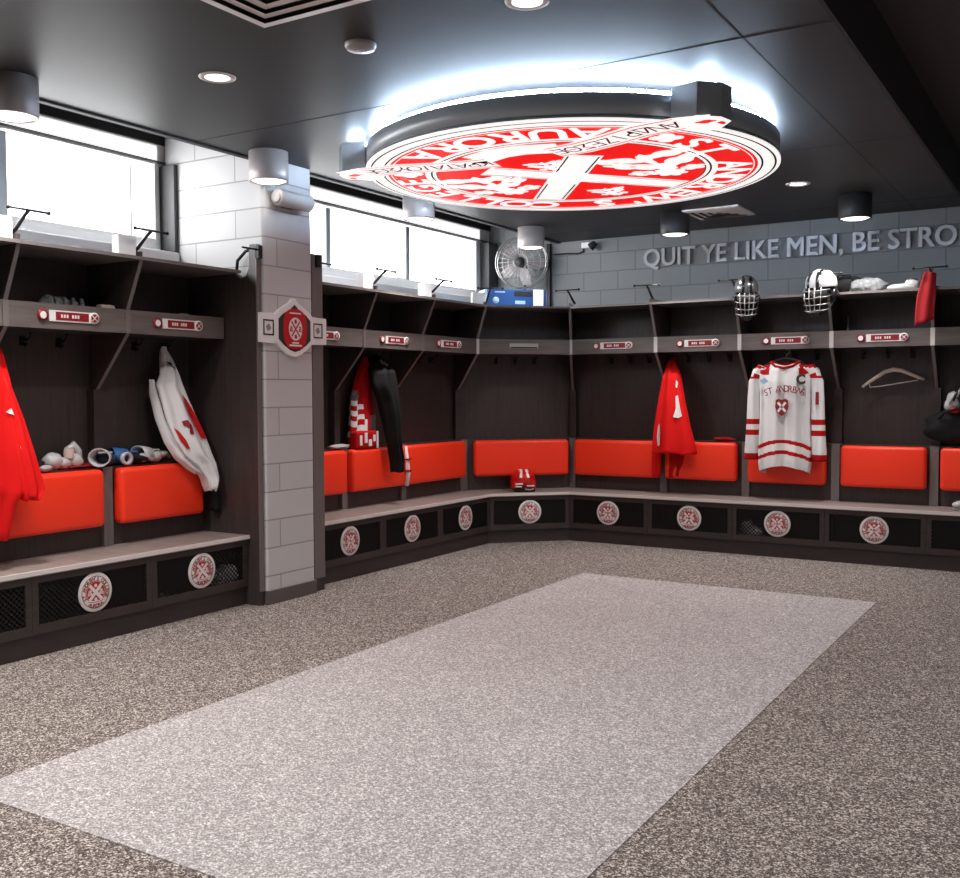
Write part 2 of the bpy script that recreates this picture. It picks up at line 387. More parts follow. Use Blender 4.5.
def door_crest(R=0.119):
    """small round crest plate: white rim, red ring of letters, saltire; faces local -Y, stands in XZ"""
    mb = MB()
    mb.lathe([(0, 0), (1, 0), (1, 0.05), (0.98, 0.065), (0, 0.065)], 48, 0)
    mb.ring(0.80, 0.83, 0.072, 48, 1); mb.ring(0.55, 0.585, 0.072, 48, 1)
    mb.disc(0.53, 0.072, 40, 2)
    limbs = (((-.36, .38), (.36, -.38)), ((.36, .38), (-.36, -.38)))
    saltire(mb, (0, 0), 0.085, limbs, 0.080, 0)
    for sx in (-1, 1): thistle(mb, sx*.33, 0.0, 0.62, 0.079, 0, sx)
    blob(mb, 0, .34, .10, 0.082, 0, 5, 0); blob(mb, 0, -.36, .10, 0.079, 0, 6, 1)
    ring_text(mb, "ST ANDREW'S COLLEGE", 0.695, 0.26, 205, -25, 1, False, 0.076, 0, 0.007)
    ring_text(mb, "AURORA", 0.695, 0.26, 240, 300, 1, True, 0.076, 0, 0.007)
    strip(mb, [(-.5, -.43), (-.2, -.50), (.2, -.50), (.5, -.43)], 0.07, 0.086, 0)
    strip(mb, [(-.45, -.44), (-.2, -.50), (.2, -.50), (.45, -.44)], 0.015, 0.090, 1)
    F = Matrix.Rotation(PI/2, 4, 'X') @ Matrix.Scale(R, 4)
    mb.v = [F @ v for v in mb.v]
    return mb

# ------------------------------------------------------------------ lockers
ZK, ZB = 0.125, 0.4985
FD = 0.187; PD = 0.44; UD = 0.56
ZF0, ZF1, ZT = 1.89, 2.04, 2.366
crest_cache = None
def divider_profile():
    return [(0.05, 2.345), (FD+0.0, ZF1), (FD, ZF0), (0.50, 1.53), (0.53, 1.51), (0.58, 1.51), (0.58, 2.42), (0.55, 2.42), (0.30, 2.40), (0.05, 2.40)]  # fin above the top shelf is added to cast shadows
def make_locker(w, tl, tr, label, loc, rz, pad=None, plate='name', lit_edge=False, right_side=False, left_side=True, hooks=(0.25, 0.5, 0.75), tall_left=False, plate_at=None, boxes=True, group='open wooden lockers along the walls', arm='up'):
    """one open stall. local x runs along the wall, y into the wall, z up; tl/tr = slope of the mitred ends"""
    t = thing('locker', label, 'locker', loc, (0, 0, rz), group)
    def trap(mb, d0, d1, z0, z1, il=0.0, ir=0.0, mi=0):
        mb.prism([(-tl*d0+il, d0), (w+tr*d0-ir, d0), (w+tr*d1-ir, d1), (-tl*d1+il, d1)], z0, z1, 'z', mi)
    # bench box under the seat
    b = MB(); trap(b, 0.03, 0.06, 0.0, ZK, 0, 0); trap(b, 0.06, PD, 0.0, 0.03, 0.0, 0.0)
    b.build('kick_board', 'base', t)
    b = MB()
    trap(b, 0.0, 0.03, ZK+0.006, 0.185); trap(b, 0.0, 0.03, 0.425, ZB-0.032)
    b.prism([(0, 0), (0.042, 0), (0.042, 0.03), (-tl*0.03, 0.03)], 0.185, 0.425); b.prism([(w-0.042, 0), (w, 0), (w+tr*0.03, 0.03), (w-0.042, 0.03)], 0.185, 0.425)
    df = b.build('door_frame', 'base', t, bevel=0.004)
    b = MB(); b.box(0.040, w-0.040, 0.012, 0.014, 0.183, 0.427); me_ = b.build('mesh_screen', 'mesh', df)
    c = door_crest().build('door_crest', ['white', 'dark_red', 'red'], df); c.location = (w/2, 0.011, 0.307)
    c['label'] = 'white and red round crest'
    b = MB(); trap(b, PD-0.02, PD, 0.0, ZB-0.032, 0.003, 0.003); b.build('back_of_box', 'black', t)
    # back: lower panel carries the cushion and a ledge; upper panel is set further back
    b = MB(); trap(b, PD, PD+0.02, ZB, 1.005, 0.002, 0.002); trap(b, PD-0.005, UD, 1.005, 1.022, 0.002, 0.002)
    b.build('lower_back_panel', 'wood', t)
    b = MB(); trap(b, UD, UD+0.02, 1.022, 2.345, 0.002, 0.002); b.build('upper_back_panel', 'wood', t)
    if pad:
        p0, p1 = pad
        b = MB(); b.box(p0, p1, PD-0.105, PD-0.001, 0.642, 1.013)
        p = b.build('back_cushion', 'red_vinyl', t, bevel=0.035, seg=4)
        p['label'] = 'red vinyl padded cushion'
        for f in p.data.polygons: f.use_smooth = True
    # shelf, fascia, top
    b = MB(); trap(b, FD+0.02, UD, ZF0+0.002, ZF0+0.022, 0.016, 0.016); b.build('shelf', 'wood', t)
    b = MB(); trap(b, FD, FD+0.02, ZF0, ZF1, 0.014, 0.014); fa = b.build('fascia', 'wood_h', t, bevel=0.003)
    b = MB(); trap(b, 0.024, 0.62, 2.345, ZT, 0.0, 0.0); b.build('top_shelf', 'edge', t, bevel=0.003)
    pl = w/2 if plate_at is None else plate_at
    if plate == 'name':
        b = MB(); y = FD-0.001; z = 1.968
        b.box(pl-0.145, pl+0.165, y-0.008, y, z-0.033, z+0.033, 0)
        b.box(pl-0.105, pl+0.125, y-0.010, y-0.0079, z-0.025, z+0.025, 1)
        for k in range(7):
            if k != 3: b.box(pl-0.07+k*0.019, pl-0.058+k*0.019, y-0.0115, y-0.0099, z-0.010, z+0.010, 0)
        F = lambda x: Matrix.Translation((x, y, z)) @ Matrix.Rotation(PI/2, 4, 'X')
        b.lathe([(0.034, 0), (0.034, 0.012), (0, 0.012)], 20, 1, F(pl-0.19)); b.lathe([(0.036, 0), (0.036, 0.012), (0, 0.012)], 20, 0, F(pl+0.165))
        b.disc(0.022, 0.0125, 16, 0, F(pl-0.19)); b.disc(0.026, 0.0128, 16, 1, F(pl+0.165))
        strip_pts = 0.016
        for X in (F(pl+0.165),):
            for s in (-1, 1):
                b.add([(-s*.016-.004, -.016, .0135), (-s*.016+.004, -.016, .0135), (s*.016+.004, .016, .0135), (s*.016-.004, .016, .0135)], [(0, 1, 2, 3)], 0, False, X)
        o = b.build('name_plate', ['white', 'dark_red'], fa); o['label'] = 'red and white name plate'
    elif plate == 'slot':
        b = MB(); b.box(pl-0.16, pl+0.14, FD-0.012, FD, 1.945, 1.998, 0); b.box(pl-0.15, pl+0.13, FD-0.013, FD-0.0119, 1.948, 1.962, 1)
        o = b.build('name_plate', ['grey_paint', 'black'], fa); o['label'] = 'empty grey slot plate'
    # small hooks under the shelf
    for h in hooks:
        x = h*w; b = MB()
        b.box(x-0.022, x+0.022, UD-0.006, UD, 1.80, 1.86)
        b.tube([(x, UD-0.006, 1.845), (x, UD-0.05, 1.835), (x, UD-0.075, 1.85), (x, UD-0.085, 1.875)], 0.007, 8)
        b.tube([(x, UD-0.006, 1.815), (x, UD-0.035, 1.80), (x, UD-0.05, 1.815)], 0.006, 8)
        b.ellipsoid((x, UD-0.086, 1.873), (0.013, 0.013, 0.013), 10, 8)
        b.build('coat_hook', 'dark_metal', t)
    # sides
    def side(x_, sl, nm='side_panel'):
        b = MB(); prof = divider_profile()
        vs = []; n = len(prof)
        for dx in (-0.012, 0.012):
            for d, z in prof: vs.append((x_+sl*d+dx, d, z))
        b.add(vs, [tuple(range(n))[::-1], tuple(range(n, 2*n))], 0); b.add(vs, [(i, (i+1) % n, n+(i+1) % n, n+i) for i in range(n)], 0)
        q = b.build(nm, 'wood', t)
        # pale band on the sloping front edges
        b = MB()
        for (d0, z0), (d1, z1) in ((prof[0], prof[1]), (prof[2], prof[3])):
            vs = [(x_+sl*d+dx, d+e, z) for (d, z) in ((d0, z0), (d1, z1)) for dx in (-0.013, 0.013) for e in (-0.005, 0.0)]
            b.add(vs, [(0, 2, 6, 4), (1, 5, 7, 3), (0, 1, 3, 2), (4, 6, 7, 5), (0, 4, 5, 1), (2, 3, 7, 6)], 0)
        b.build('edge_band', 'edge', q)
        b = MB(); e = 0.018; d = FD
        b.box(x_+sl*d-e, x_+sl*d+e, d-0.006, d+0.002, ZF0, ZF1)
        b.build('front_strip', 'edge_lit' if lit_edge else 'edge', q)
        b = MB(); e = 0.036; d = PD-0.03
        b.prism([(x_+sl*d-e, d), (x_+sl*d+e, d), (x_+sl*(PD+.02)+e, PD+.02), (x_+sl*(PD+.02)-e, PD+.02)], ZB, 1.022)
        b.build('post', 'pilaster', q); b = MB()
        b.prism([(x_+sl*(d+.08)-e, d+.08), (x_+sl*(d+.08)+e, d+.08), (x_+sl*UD+e, UD+.01), (x_+sl*UD-e, UD+.01)], 1.022, 1.53)
        b.build('upper_post', 'base', q)
        if arm:
            # helmet hook: small box on the top, arm and crossbar
            b = MB(); xx = x_
            b.tube([(xx, 0.12, 2.40), (xx, 0.07, 2.43), (xx, -0.01, 2.495), (xx, -0.05, 2.52)], [0.012, 0.012, 0.010, 0.010], 8)
            b.tube([(xx-0.125, -0.05, 2.522), (xx+0.125, -0.05, 2.522)], 0.007, 8)
            for s_ in (-1, 1): b.ellipsoid((xx+s_*0.125, -0.05, 2.522), (0.013, 0.013, 0.013), 8, 6)
            b.build('helmet_hook', 'dark_metal', q)
            if boxes:
                b = MB(); b.box(xx-0.155, xx-0.02, 0.07, 0.13, ZT, ZT+0.125)
                b.build('outlet_box', 'white_paint', q, bevel=0.004)
    if left_side: side(0.0, -tl)
    if right_side: side(w, tr)
    return t

def end_panel(name, label, loc, rz, thick, right=True):
    """tall floor-to-top end board with a post rising above the top shelf; profile in (depth, z)"""
    t = thing(name, label, 'end panel', loc, (0, 0, rz), 'tall end panels beside the block pillar')
    prof = [(-0.11, 0), (0.66, 0), (0.66, 2.366), (0.13, 2.366), (0.075, 2.34), (0.03, 2.31), (-0.02, 2.325), (-0.045, 2.38), (-0.05, 2.50), (-0.055, 2.54), (-0.11, 2.54)]
    b = MB(); b.prism(prof, 0, thick, 'x', 0); b.build('board', 'wood', t, bevel=0.004)
    b = MB(); b.box(0.0, thick, -0.118, -0.11, 0.10, 2.54); b.build('edge_band', 'edge', t)
    b = MB(); x = thick/2
    b.box(x-0.02, x+0.02, -0.14, -0.11, 2.44, 2.53)
    b.tube([(x, 0.09, 2.36), (x, 0.08, 2.44), (x, 0.0, 2.50), (x, -0.05, 2.51)], 0.012, 8)
    b.build('helmet_hook', 'dark_metal', t)
    b = MB(); b.tube([(x-0.16, -0.125, 2.50), (x-0.02, -0.125, 2.50)], 0.007, 8) if right else b.tube([(x+0.02, -0.125, 2.48), (x+0.16, -0.125, 2.48)], 0.007, 8)
    b.build('hook_bar', 'dark_metal', t)
    return t

LROT, CROT = PI/2, PI/4
# left wall, first run (nearest the camera)
ya = [5.205-0.85*k for k in range(0, 6)]
first = make_locker(0.85, 0, 0, 'dark wooden locker directly left of the block pillar, a white jersey hanging in it', (LX, ya[1], 0), LROT, (0.05, 0.775), hooks=(0.10, 0.42, 0.72))
lk = first
labs = ['dark wooden locker at the left edge, a red jersey hanging in front of it', 'dark wooden locker cut by the left edge of the photo, left of the red jersey']
for k, lab in enumerate(labs):
    c = copy_tree(first); c.location = (LX, ya[2+k], 0); c['label'] = lab
end_panel('end_panel', 'tall dark wooden panel ending the near locker run, left of the block pillar', (LX, 5.206, 0), LROT, 0.040)
# left wall, second run
end_panel('end_panel', 'tall dark wooden panel against the right side of the block pillar', (LX, 5.785, 0), LROT, 0.12, False)
make_locker(0.87, 0, 0, 'dark wooden locker just right of the block pillar, mostly hidden by it', (LX, 5.93, 0), LROT, (0.06, 0.83), left_side=False, plate_at=0.33)
make_locker(0.87, 0, 0, 'dark wooden locker holding a red and white jersey and a black garment', (LX, 6.80, 0), LROT, (0.03, 0.815))
make_locker(0.88, 0, T22, 'dark wooden locker between the black garment and the angled corner locker', (LX, 7.67, 0), LROT, (-0.03, 0.99))
# corner
cx0, cy0 = LX, LX+CK
cw = math.hypot((BY-CK)-LX, BY-(LX+CK))
make_locker(cw, T22, T22, 'angled corner locker with an empty name slot and a red helmet on its seat', (cx0, cy0, 0), CROT, (-0.075, cw+0.11), plate='slot', lit_edge=True)
# back wall
bx = [BY-CK, -3.70, -2.87, -2.04, -1.21, -0.38, 0.45]
make_locker(bx[1]-bx[0], T22, 0, 'dark wooden locker right of the angled corner, left of the hanging red jersey', (bx[0], BY, 0), 0, (-0.12, 0.785), lit_edge=True, plate_at=0.40, boxes=False)
std = make_locker(0.83, 0, 0, 'dark wooden locker with a red jersey hanging at its left side', (bx[1], BY, 0), 0, (0.035, 0.755), lit_edge=True, plate_at=0.44, boxes=False)
labs = ['dark wooden locker holding the grey and red jersey on a hanger', 'dark wooden locker with an empty pale wooden hanger', 'dark wooden locker at the right edge holding a black bag']
for k, lab in enumerate(labs):
    c = copy_tree(std); c.location = (bx[2+k], BY, 0); c['label'] = lab
    for ch in c.children:
        if ch.name.startswith('back_cushion') and k > 0: ch.location.x = 0.02

for ch in list(c.children):
    if ch.name.startswith('side_panel'): q_ = copy_tree(ch, c); q_.location.x = 0.83
# bench seats: continuous boards over the boxes
def seat(label, pts, nosing=0.022):
    mb = MB(); mb.prism(pts, ZB-0.03, ZB, 'z', 0)
    o = tag(mb.build('bench_seat', 'bench', bevel=0.008), label, 'bench seat', 'wooden bench seats')
    a = Vector((*pts[0], 0)); b_ = Vector((*pts[1], 0)); d = (b_-a).normalized(); nn = Vector((d.y, -d.x, 0))
    if nn.dot(Vector((*pts[2], 0))-b_) > 0: nn = -nn
    n_ = MB(); P = [a-nn*0.012, b_-nn*0.012, b_+nn*0.003, a+nn*0.003]
    n_.prism([(p.x, p.y) for p in P], ZB-0.024, ZB+0.0015, 'z', 0); n_.build('nosing_highlight', 'nosing', o)
    return o
N = 0.022
seat('long wooden bench seat under the near left lockers', [(LX+N, 2.64), (LX+N, 5.204), (LX-PD, 5.204), (LX-PD, 2.64)])
seat('wooden bench seat right of the block pillar, running to the angled corner', [(LX+N, 5.908), (LX+N, 8.55-T22*N), (LX-PD, 8.55+T22*PD-0.001), (LX-PD, 5.908)])
ca, sa = math.cos(PI/4), math.sin(PI/4)
def cpt(u, d): return (cx0+u*ca-d*sa, cy0+u*sa+d*ca)
seat('angled bench seat in the corner with a red helmet on it', [cpt(T22*N, -N), cpt(cw-T22*N, -N), cpt(cw+T22*PD-.002, PD), cpt(-T22*PD+.002, PD)])
seat('long wooden bench seat along the back wall under the lettering', [(BY-CK+T22*N, BY-N), (bx[5], BY-N), (bx[5], BY+PD), (BY-CK-T22*PD+.002, BY+PD)])

# ------------------------------------------------------------------ hanging medallion sign
MC = (-2.987, 6.007); MR = 1.3235; MZ = 2.93; MT = 0.152
sg = thing('hanging_sign', 'large round red and white crest sign glowing under the ceiling', 'ceiling sign', (MC[0], MC[1], MZ), (0, PI, 0))
S = Matrix.Scale(MR, 4)
def Sx(z): return Matrix.Translation((0, 0, z)) @ Matrix.Diagonal((MR, MR, 1, 1))
mb = MB(); mb.lathe([(0, -MT), (0.985, -MT), (1.0, -MT+0.01), (1.0, -0.035), (0.992, -0.033), (0.992, -0.028), (1.0, -0.026), (1.0, 0)], 128, 0, Sx(0)); mb.build('sign_body', 'med_side', sg)
mb = MB(); mb.disc(0.999, 0.0005, 128, 0, Sx(0)); mb.lathe([(0.999, 0.0005), (1.003, -0.003), (1.003, -0.012), (0.99, -0.013)], 128, 0, Sx(0)); mb.build('rim', 'med_white', sg)
mb = MB()
mb.ring(0.975, 0.985, 0.0015, 128, 1, Sx(0)); mb.ring(0.915, 0.925, 0.0015, 128, 1, Sx(0)); mb.ring(0.885, 0.900, 0.0015, 128, 0, Sx(0))
mb.ring(0.715, 0.880, 0.0015, 128, 0, Sx(0)); mb.disc(0.655, 0.0015, 96, 0, Sx(0)); mb.ring(0.678, 0.688, 0.0015, 96, 1, Sx(0)); mb.ring(0.655, 0.661, 0.0016, 96, 1, Sx(0))
mb.build('red_field', ['med_red', 'med_black'], sg)
mb = MB()
def ring_letters(txt, a0, a1, inward):
    for i, ch in enumerate(txt):
        if ch == ' ': continue
        m_ = MB(); a = a0+(a1-a0)*i/(len(txt)-1)
        ring_text(m_, ch+' ', 0.80, 0.222, a, a, 0, inward, 0, 0, 0.0, 1.12)
        nv = len(m_.v); base_v = list(m_.v); base_f = list(m_.f)
        for dx, dy in ((.010, 0), (0, .008), (.010, .008)): m_.add([v+Vector((dx, dy, 0)) for v in base_v], base_f, 0)
        m_.v = [Vector((v.x*MR, v.y*MR, 0.003+0.0002*(q//nv))) for q, v in enumerate(m_.v)]
        m_.build('ring_letter', 'med_white', sg)
ring_letters("ST ANDREW'S COLLEGE", 201, -20, False)
ring_letters("AURORA", 238, 298, True)
for sx in (-1, 1):
    mb = MB(); blob(mb, sx*0.67, -0.43, 0.075, 0, 0, 4, 0.8, 1, 1, .35)
    mb.v = [Vector((v.x*MR, v.y*MR, 0.003)) for v in mb.v]; mb.build('ring_flower', 'med_white', sg)
mb = MB(); z = 0.003
limbs = (((-.385, .515), (.31, -.29)), ((.385, .515), (-.24, -.33)))
saltire(mb, (0, 0), 0.088, limbs, z, 0)
for l in limbs:
    (x0, y0), (x1, y1) = l; d = Vector((x1-x0, y1-y0)).normalized(); nn = Vector((-d.y, d.x))
    for s in (-1, 1):
        a = Vector((x0, y0))+nn*s*0.072; b = Vector((x1, y1))+nn*s*0.072
        for u0, u1 in ((0.02, 0.40), (0.66, 0.98)): strip(mb, [tuple(a.lerp(b, u0)), tuple(a.lerp(b, u1))], 0.0045, 0.004, 1)
for v in range(len(mb.v)): mb.v[v] = Vector((mb.v[v].x*MR, mb.v[v].y*MR, mb.v[v].z))
mb.build('saltire', ['med_white', 'med_black'], sg)
for sx in (-1, 1):
    mb = MB(); thistle(mb, sx*0.445, 0.03, 1.05, 0.0035, 0, sx, 0.4)
    for k in range(7): blob(mb, sx*(0.30+0.035*(k % 3)), 0.22-0.055*k, 0.012, 0.0045, 1, 3, k, 1.6, .7, .3)
    for v in range(len(mb.v)): mb.v[v] = Vector((mb.v[v].x*MR, mb.v[v].y*MR, mb.v[v].z))
    mb.build('thistle', ['med_white', 'med_red'], sg)
for ty, ts in ((0.50, 0.42), (-0.22, 0.40)):
    mb = MB(); thistle(mb, 0.0, ty, ts, 0.0035, 0, 1, 0.4)
    mb.v = [Vector((v.x*MR, v.y*MR, v.z)) for v in mb.v]; mb.build('thistle', 'med_white', sg)
# banner with thick ends
bn = thing  # (no new object; alias unused)
mb = MB(); z = 0.0055
left = [(-.93, -.60), (-.80, -.625), (-.62, -.60), (-.45, -.53), (-.28, -.475), (-.14, -.46)]
right = [(.93, -.57), (.80, -.585), (.62, -.555), (.45, -.49), (.30, -.45), (.18, -.44)]
fold = [(-.20, -.52), (-.05, -.575), (.08, -.575), (.22, -.52)]
strip(mb, fold, 0.085, z-0.001, 0); strip(mb, left, 0.095, z, 0); strip(mb, right, 0.095, z, 0)
for ln in (left, right):
    for s in (-1, 1): strip(mb, [(x, y+s*0.078) for x, y in ln[1:]], 0.005, z+0.001, 1)
def path_text(mb, s, ln, size, z, mi, u0, u1):
    P = [Vector(p) for p in ln]; n = len(s); D = [0.0]
    for k in range(len(P)-1): D.append(D[-1]+(P[k+1]-P[k]).length)
    for i, ch in enumerate(s):
        u = (u0+(u1-u0)*i/(n-1))*D[-1]; k = max(q for q in range(len(P)-1) if D[q] <= u+1e-6); p = P[k].lerp(P[k+1], (u-D[k])/(D[k+1]-D[k])); d = P[k+1]-P[k]
        add_text(mb, ch, Matrix.Translation((p.x, p.y, z)) @ Matrix.Rotation(math.atan2(d.y, d.x), 4, 'Z') @ Matrix.Translation((0, -0.043, 0)), 0.125, 0, 0.0, mi, 0.95)
path_text(mb, 'ΑΝΔΡΙΖΕΣΘΕ', left, 0.11, z+0.001, 2, 0.20, 0.95)
path_text(mb, 'ΚΡΑΤΑΙΟΥΣΘΕ', right[::-1], 0.11, z+0.001, 2, 0.06, 0.82)
for v in range(len(mb.v)): mb.v[v] = Vector((mb.v[v].x*MR, mb.v[v].y*MR, mb.v[v].z))
mb.build('banner', ['med_white', 'med_red', 'dark_red'], sg)
for sx in (-1, 1):
    mb = MB(); yy = -.61 if sx < 0 else -.575
    pts = [(.78, yy+.10), (.90, yy+.17), (.99, yy+.06), (.975, yy-.02), (.90, yy-.09), (.78, yy-.06)]
    pts = [(sx*x*MR, y*MR) for x, y in pts]
    if sx < 0: pts = pts[::-1]
    mb.prism(pts, -MT-0.02, 0.002, 'z', 0)
    e = mb.build('banner_end', 'med_side', sg, bevel=0.004)
    f = MB(); f.prism([(p[0]*0.998, p[1]*0.998) for p in pts], 0.002, 0.0045, 'z', 0); blob(f, sx*0.90*MR, (yy+.01)*MR, 0.05, 0.006, 1, 4, .5, 1.2, .7, .3); blob(f, sx*0.95*MR, (yy+.06)*MR, 0.03, 0.006, 1, 3, .5, .7, 1.2, .2)
    f.build('banner_face', ['med_white', 'med_red'], e)
mb = MB(); mb.lathe([(0.80*MR, -MT), (0.80*MR, -(ZC-MZ)+0.001)], 96); mb.build('ceiling_mount', 'med_side', sg)
mb = MB()
n = 128; ringp = [((0.955*MR)*math.cos(2*PI*i/n), (0.955*MR)*math.sin(2*PI*i/n), -MT-0.020) for i in range(n)]
mb.tube(ringp, 0.011, 8, closed=True); mb.build('light_strip', 'led', sg)
for sx in (-1, 1):
    mb = MB(); yy = -.61 if sx < 0 else -.575
    mb.tube([(sx*.86*MR, (yy+.02)*MR, -MT-0.035), (sx*.94*MR, (yy+.02)*MR, -MT-0.035)], 0.010, 8); mb.build('light_strip', 'led', sg)

# ------------------------------------------------------------------ wall lettering
WT = "QUIT YE LIKE MEN, BE STRONG"
wl = thing('wall_lettering', 'raised metal letters reading QUIT YE LIKE MEN, BE STRONG on the back wall', 'lettering', (-4.10, WY, 2.815))
cu_ = bpy.data.curves.new('measure', 'FONT'); cu_.size = 0.255; cu_.offset = 0.0045
pos = []
def advance(s):
    if s == '': return 0.0
    vs, fs = text_data(s+'|', 0.255, 0.012, 0.0)
    return max(v.x for v in vs)
bar = advance('|' if False else '')
base = max(v.x for v in text_data('|', 0.255, 0.012, 0.0)[0])
xs = [(advance(WT[:i])-base if i else 0.0) for i in range(len(WT))]
end = advance(WT[:24+1])-base     # right edge of the O in STRONG
k = (-1.10+4.10)/end
for i, ch in enumerate(WT):
    if ch == ' ': continue
    vs, fs = text_data(ch, 0.255, 0.012, 0.0)
    m_ = MB()
    for dx, dz, e in ((-.0045, -.003, 0.0), (.0045, -.003, .0004), (-.0045, .003, .0008), (.0045, .003, .0012)): m_.add([((v.x+xs[i])*k+dx, -0.022-v.z*(1+e*20)-e, v.y+dz) for v in vs], fs, 0)
    m_.build('letter', 'letter', wl)

# ------------------------------------------------------------------ ceiling fittings
M['drum_shadowed'] = mat('drum_grey_shadowed', (46, 43, 43), 0.5)  # darker copy of the drum grey, shade put into the colour
def drum(x, y, label, lit=True):
    t = thing('drum_light', label, 'ceiling light', (x, y, ZC), (0, 0, 0), 'round drum lights')
    b = MB(); b.lathe([(0, 0), (0.134, 0), (0.134, -0.195), (0.131, -0.2), (0.122, -0.2), (0.122, -0.185)], 40); b.build('shade', 'drum_shadowed' if y > 8.9 and x > -4 else 'drum', t)
    b = MB(); b.lathe([(0.122, -0.19), (0.09, -0.203), (0, -0.207)], 40); o = b.build('lens', 'lamp', t); o['label'] = 'glowing white lens'
    return t
drums = []
for x, y, lab in ((-4.88, 3.28, 'grey drum light at the left edge under the ceiling, in front of the near window'), (-4.88, 5.20, 'grey drum light touching the top of the block pillar'), (-4.88, 6.99, 'grey drum light in front of the far window, just below the round sign'), (-4.88, 8.95, 'grey drum light in the far corner in front of the wall fan'),
                  (-3.365, 8.94, 'shadow-toned grey drum light by the back wall left of the lettering'), (-1.777, 8.94, 'shadow-toned grey drum light by the back wall above the middle of the lettering')):
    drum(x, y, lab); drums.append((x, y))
for x, y in ((-4.88, 1.5), (-4.88, -0.4)): drums.append((x, y))  # added fill lamps out of view, no drums built here
def recessed(x, y, label, on=True, r=0.082):
    t = thing('recessed_light' if on else 'smoke_detector', label, 'ceiling light' if on else 'smoke detector', (x, y, ZC), (0, 0, 0), 'small recessed ceiling lights' if on else None)
    if on:
        b = MB(); b.lathe([(0.066, -0.004), (r, -0.008), (r+0.012, -0.004), (r+0.014, 0.0)], 32); b.build('trim_ring', 'vent', t)
        b = MB(); b.lathe([(0.067, -0.003), (0.0, -0.004)], 32); b.build('lens', 'lamp', t)
    else:
        b = MB(); b.lathe([(0.075, 0), (0.075, -0.012), (0.066, -0.026), (0.03, -0.032), (0, -0.033)], 32); b.build('body', 'lens_off', t)
        b = MB(); b.lathe([(0.022, -0.033), (0.02, -0.037), (0, -0.038)], 16); b.build('cap', 'vent', t)
    return t
recessed(-3.955, 3.84, 'small glowing recessed light in the ceiling above the near left lockers')
recessed(-2.09, 3.80, 'small glowing recessed light cut by the top edge of the photo')
recessed(-2.07, 8.22, 'small glowing recessed light right of the round sign, before the back wall')
recessed(-3.01, 3.84, 'small round unlit grey disc on the ceiling above the sign', False)
def vent(x, y, s, label):
    t = thing('ceiling_vent', label, 'vent', (x, y, ZC), (0, 0, 0), 'square ceiling vents')
    b = MB()
    for k in range(4):
        a = s/2*(1-k*0.24); c = a-s*0.095; z0 = -0.012+k*0.002; z1 = -0.002
        P = [(-a, -a), (a, -a), (a, a), (-a, a)]; Q = [(-c, -c), (c, -c), (c, c), (-c, c)]
        vs = [(p[0], p[1], z0 if k else -0.014) for p in P]+[(q[0], q[1], -0.024+k*0.004) for q in Q]+[(p[0], p[1], -0.0005) for p in P]
        b.add(vs, [(i, (i+1) % 4, 4+(i+1) % 4, 4+i) for i in range(4)]+[(i, (i+1) % 4, 8+(i+1) % 4, 8+i) for i in range(4)], 0)
    b.build('louvres', 'vent', t)
    b = MB(); b.box(-s/2+.02, s/2-.02, -s/2+.02, s/2-.02, -0.004, -0.0005); b.build('backing', 'black', t)
    return t
vent(-2.915, 3.11, 0.61, 'square louvred vent in the ceiling at the top edge of the photo')
vent(-3.0, 9.09, 0.52, 'square louvred vent in the ceiling near the back wall, right of the sign')

# sensor tube on the pillar
t = thing('wall_sensor', 'pale tube shaped fixture mounted high on the block pillar', 'fixture', (-4.93, 5.50, 2.875))
b = MB(); X = Matrix.Rotation(-PI/2, 4, 'X') @ Matrix.Translation((0, 0, 0))
b.lathe([(0, -0.175), (0.050, -0.175), (0.058, -0.165), (0.058, 0.165), (0.050, 0.175), (0, 0.175)], 24, 0, X); b.build('housing', 'grey_paint', t)
b = MB(); b.lathe([(0.046, -0.1755), (0.046, -0.182), (0.03, -0.184), (0, -0.184)], 20, 0, X); b.build('lens', 'lens_off', t)
b = MB(); b.box(-0.07, -0.03, -0.05, 0.05, -0.05, 0.03); b.build('bracket', 'dark_metal', t)

# buckle shaped badge on the pillar
t = thing('wall_badge', 'white buckle shaped badge with a red oval crest on the block pillar', 'badge', (-4.998, 5.542, 1.965), (0, 0, 0), None)
# local: x -> along +Y, y(up)->Z, z -> +X
BM = Matrix(((0, 0, 1, 0), (1, 0, 0, 0), (0, 1, 0, 0), (0, 0, 0, 1)))
def ell(rx, ry, n=48, p=2.0):
    o = []
    for i in range(n):
        c, s = math.cos(2*PI*i/n), math.sin(2*PI*i/n)
        o.append((rx*abs(c)**(2/p)*(1 if c >= 0 else -1), ry*abs(s)**(2/p)*(1 if s >= 0 else -1)))
    return o
b = MB(); b.prism([(-.345, -.105), (-.345, .10), (-.18, .105), (-.18, -.11)], 0.0, 0.022, 'z', 0, BM); b.prism([(.19, -.105), (.19, .10), (.36, .095), (.36, -.10)], 0.0, 0.022, 'z', 0, BM)
oct_ = [(-.205, -.09), (-.205, .09), (-.15, .135), (-.05, .185), (-.022, .21), (0, .225), (.022, .21), (.05, .185), (.15, .135), (.205, .09), (.205, -.09), (.15, -.135), (.06, -.185), (0, -.20), (-.06, -.185), (-.15, -.135)]
b.prism(oct_[::-1], 0.0, 0.03, 'z', 0, BM); b.build('frame', 'white_paint', t, bevel=0.006)
b = MB(); b.prism([(x*0.82, y*0.80-.005) for x, y in oct_ if abs(y) < .2 or x == 0][::-1], 0.03, 0.033, 'z', 0, BM); b.build('inner_ground', 'buckle_black', t)
b = MB(); b.prism(ell(.125, .145, 48, 2.6), 0.033, 0.037, 'z', 0, BM); b.build('red_oval', 'red', t)
b = MB(); b.prism(ell(.070, .083), 0.037, 0.040, 'z', 0, BM)
for v in range(0): pass
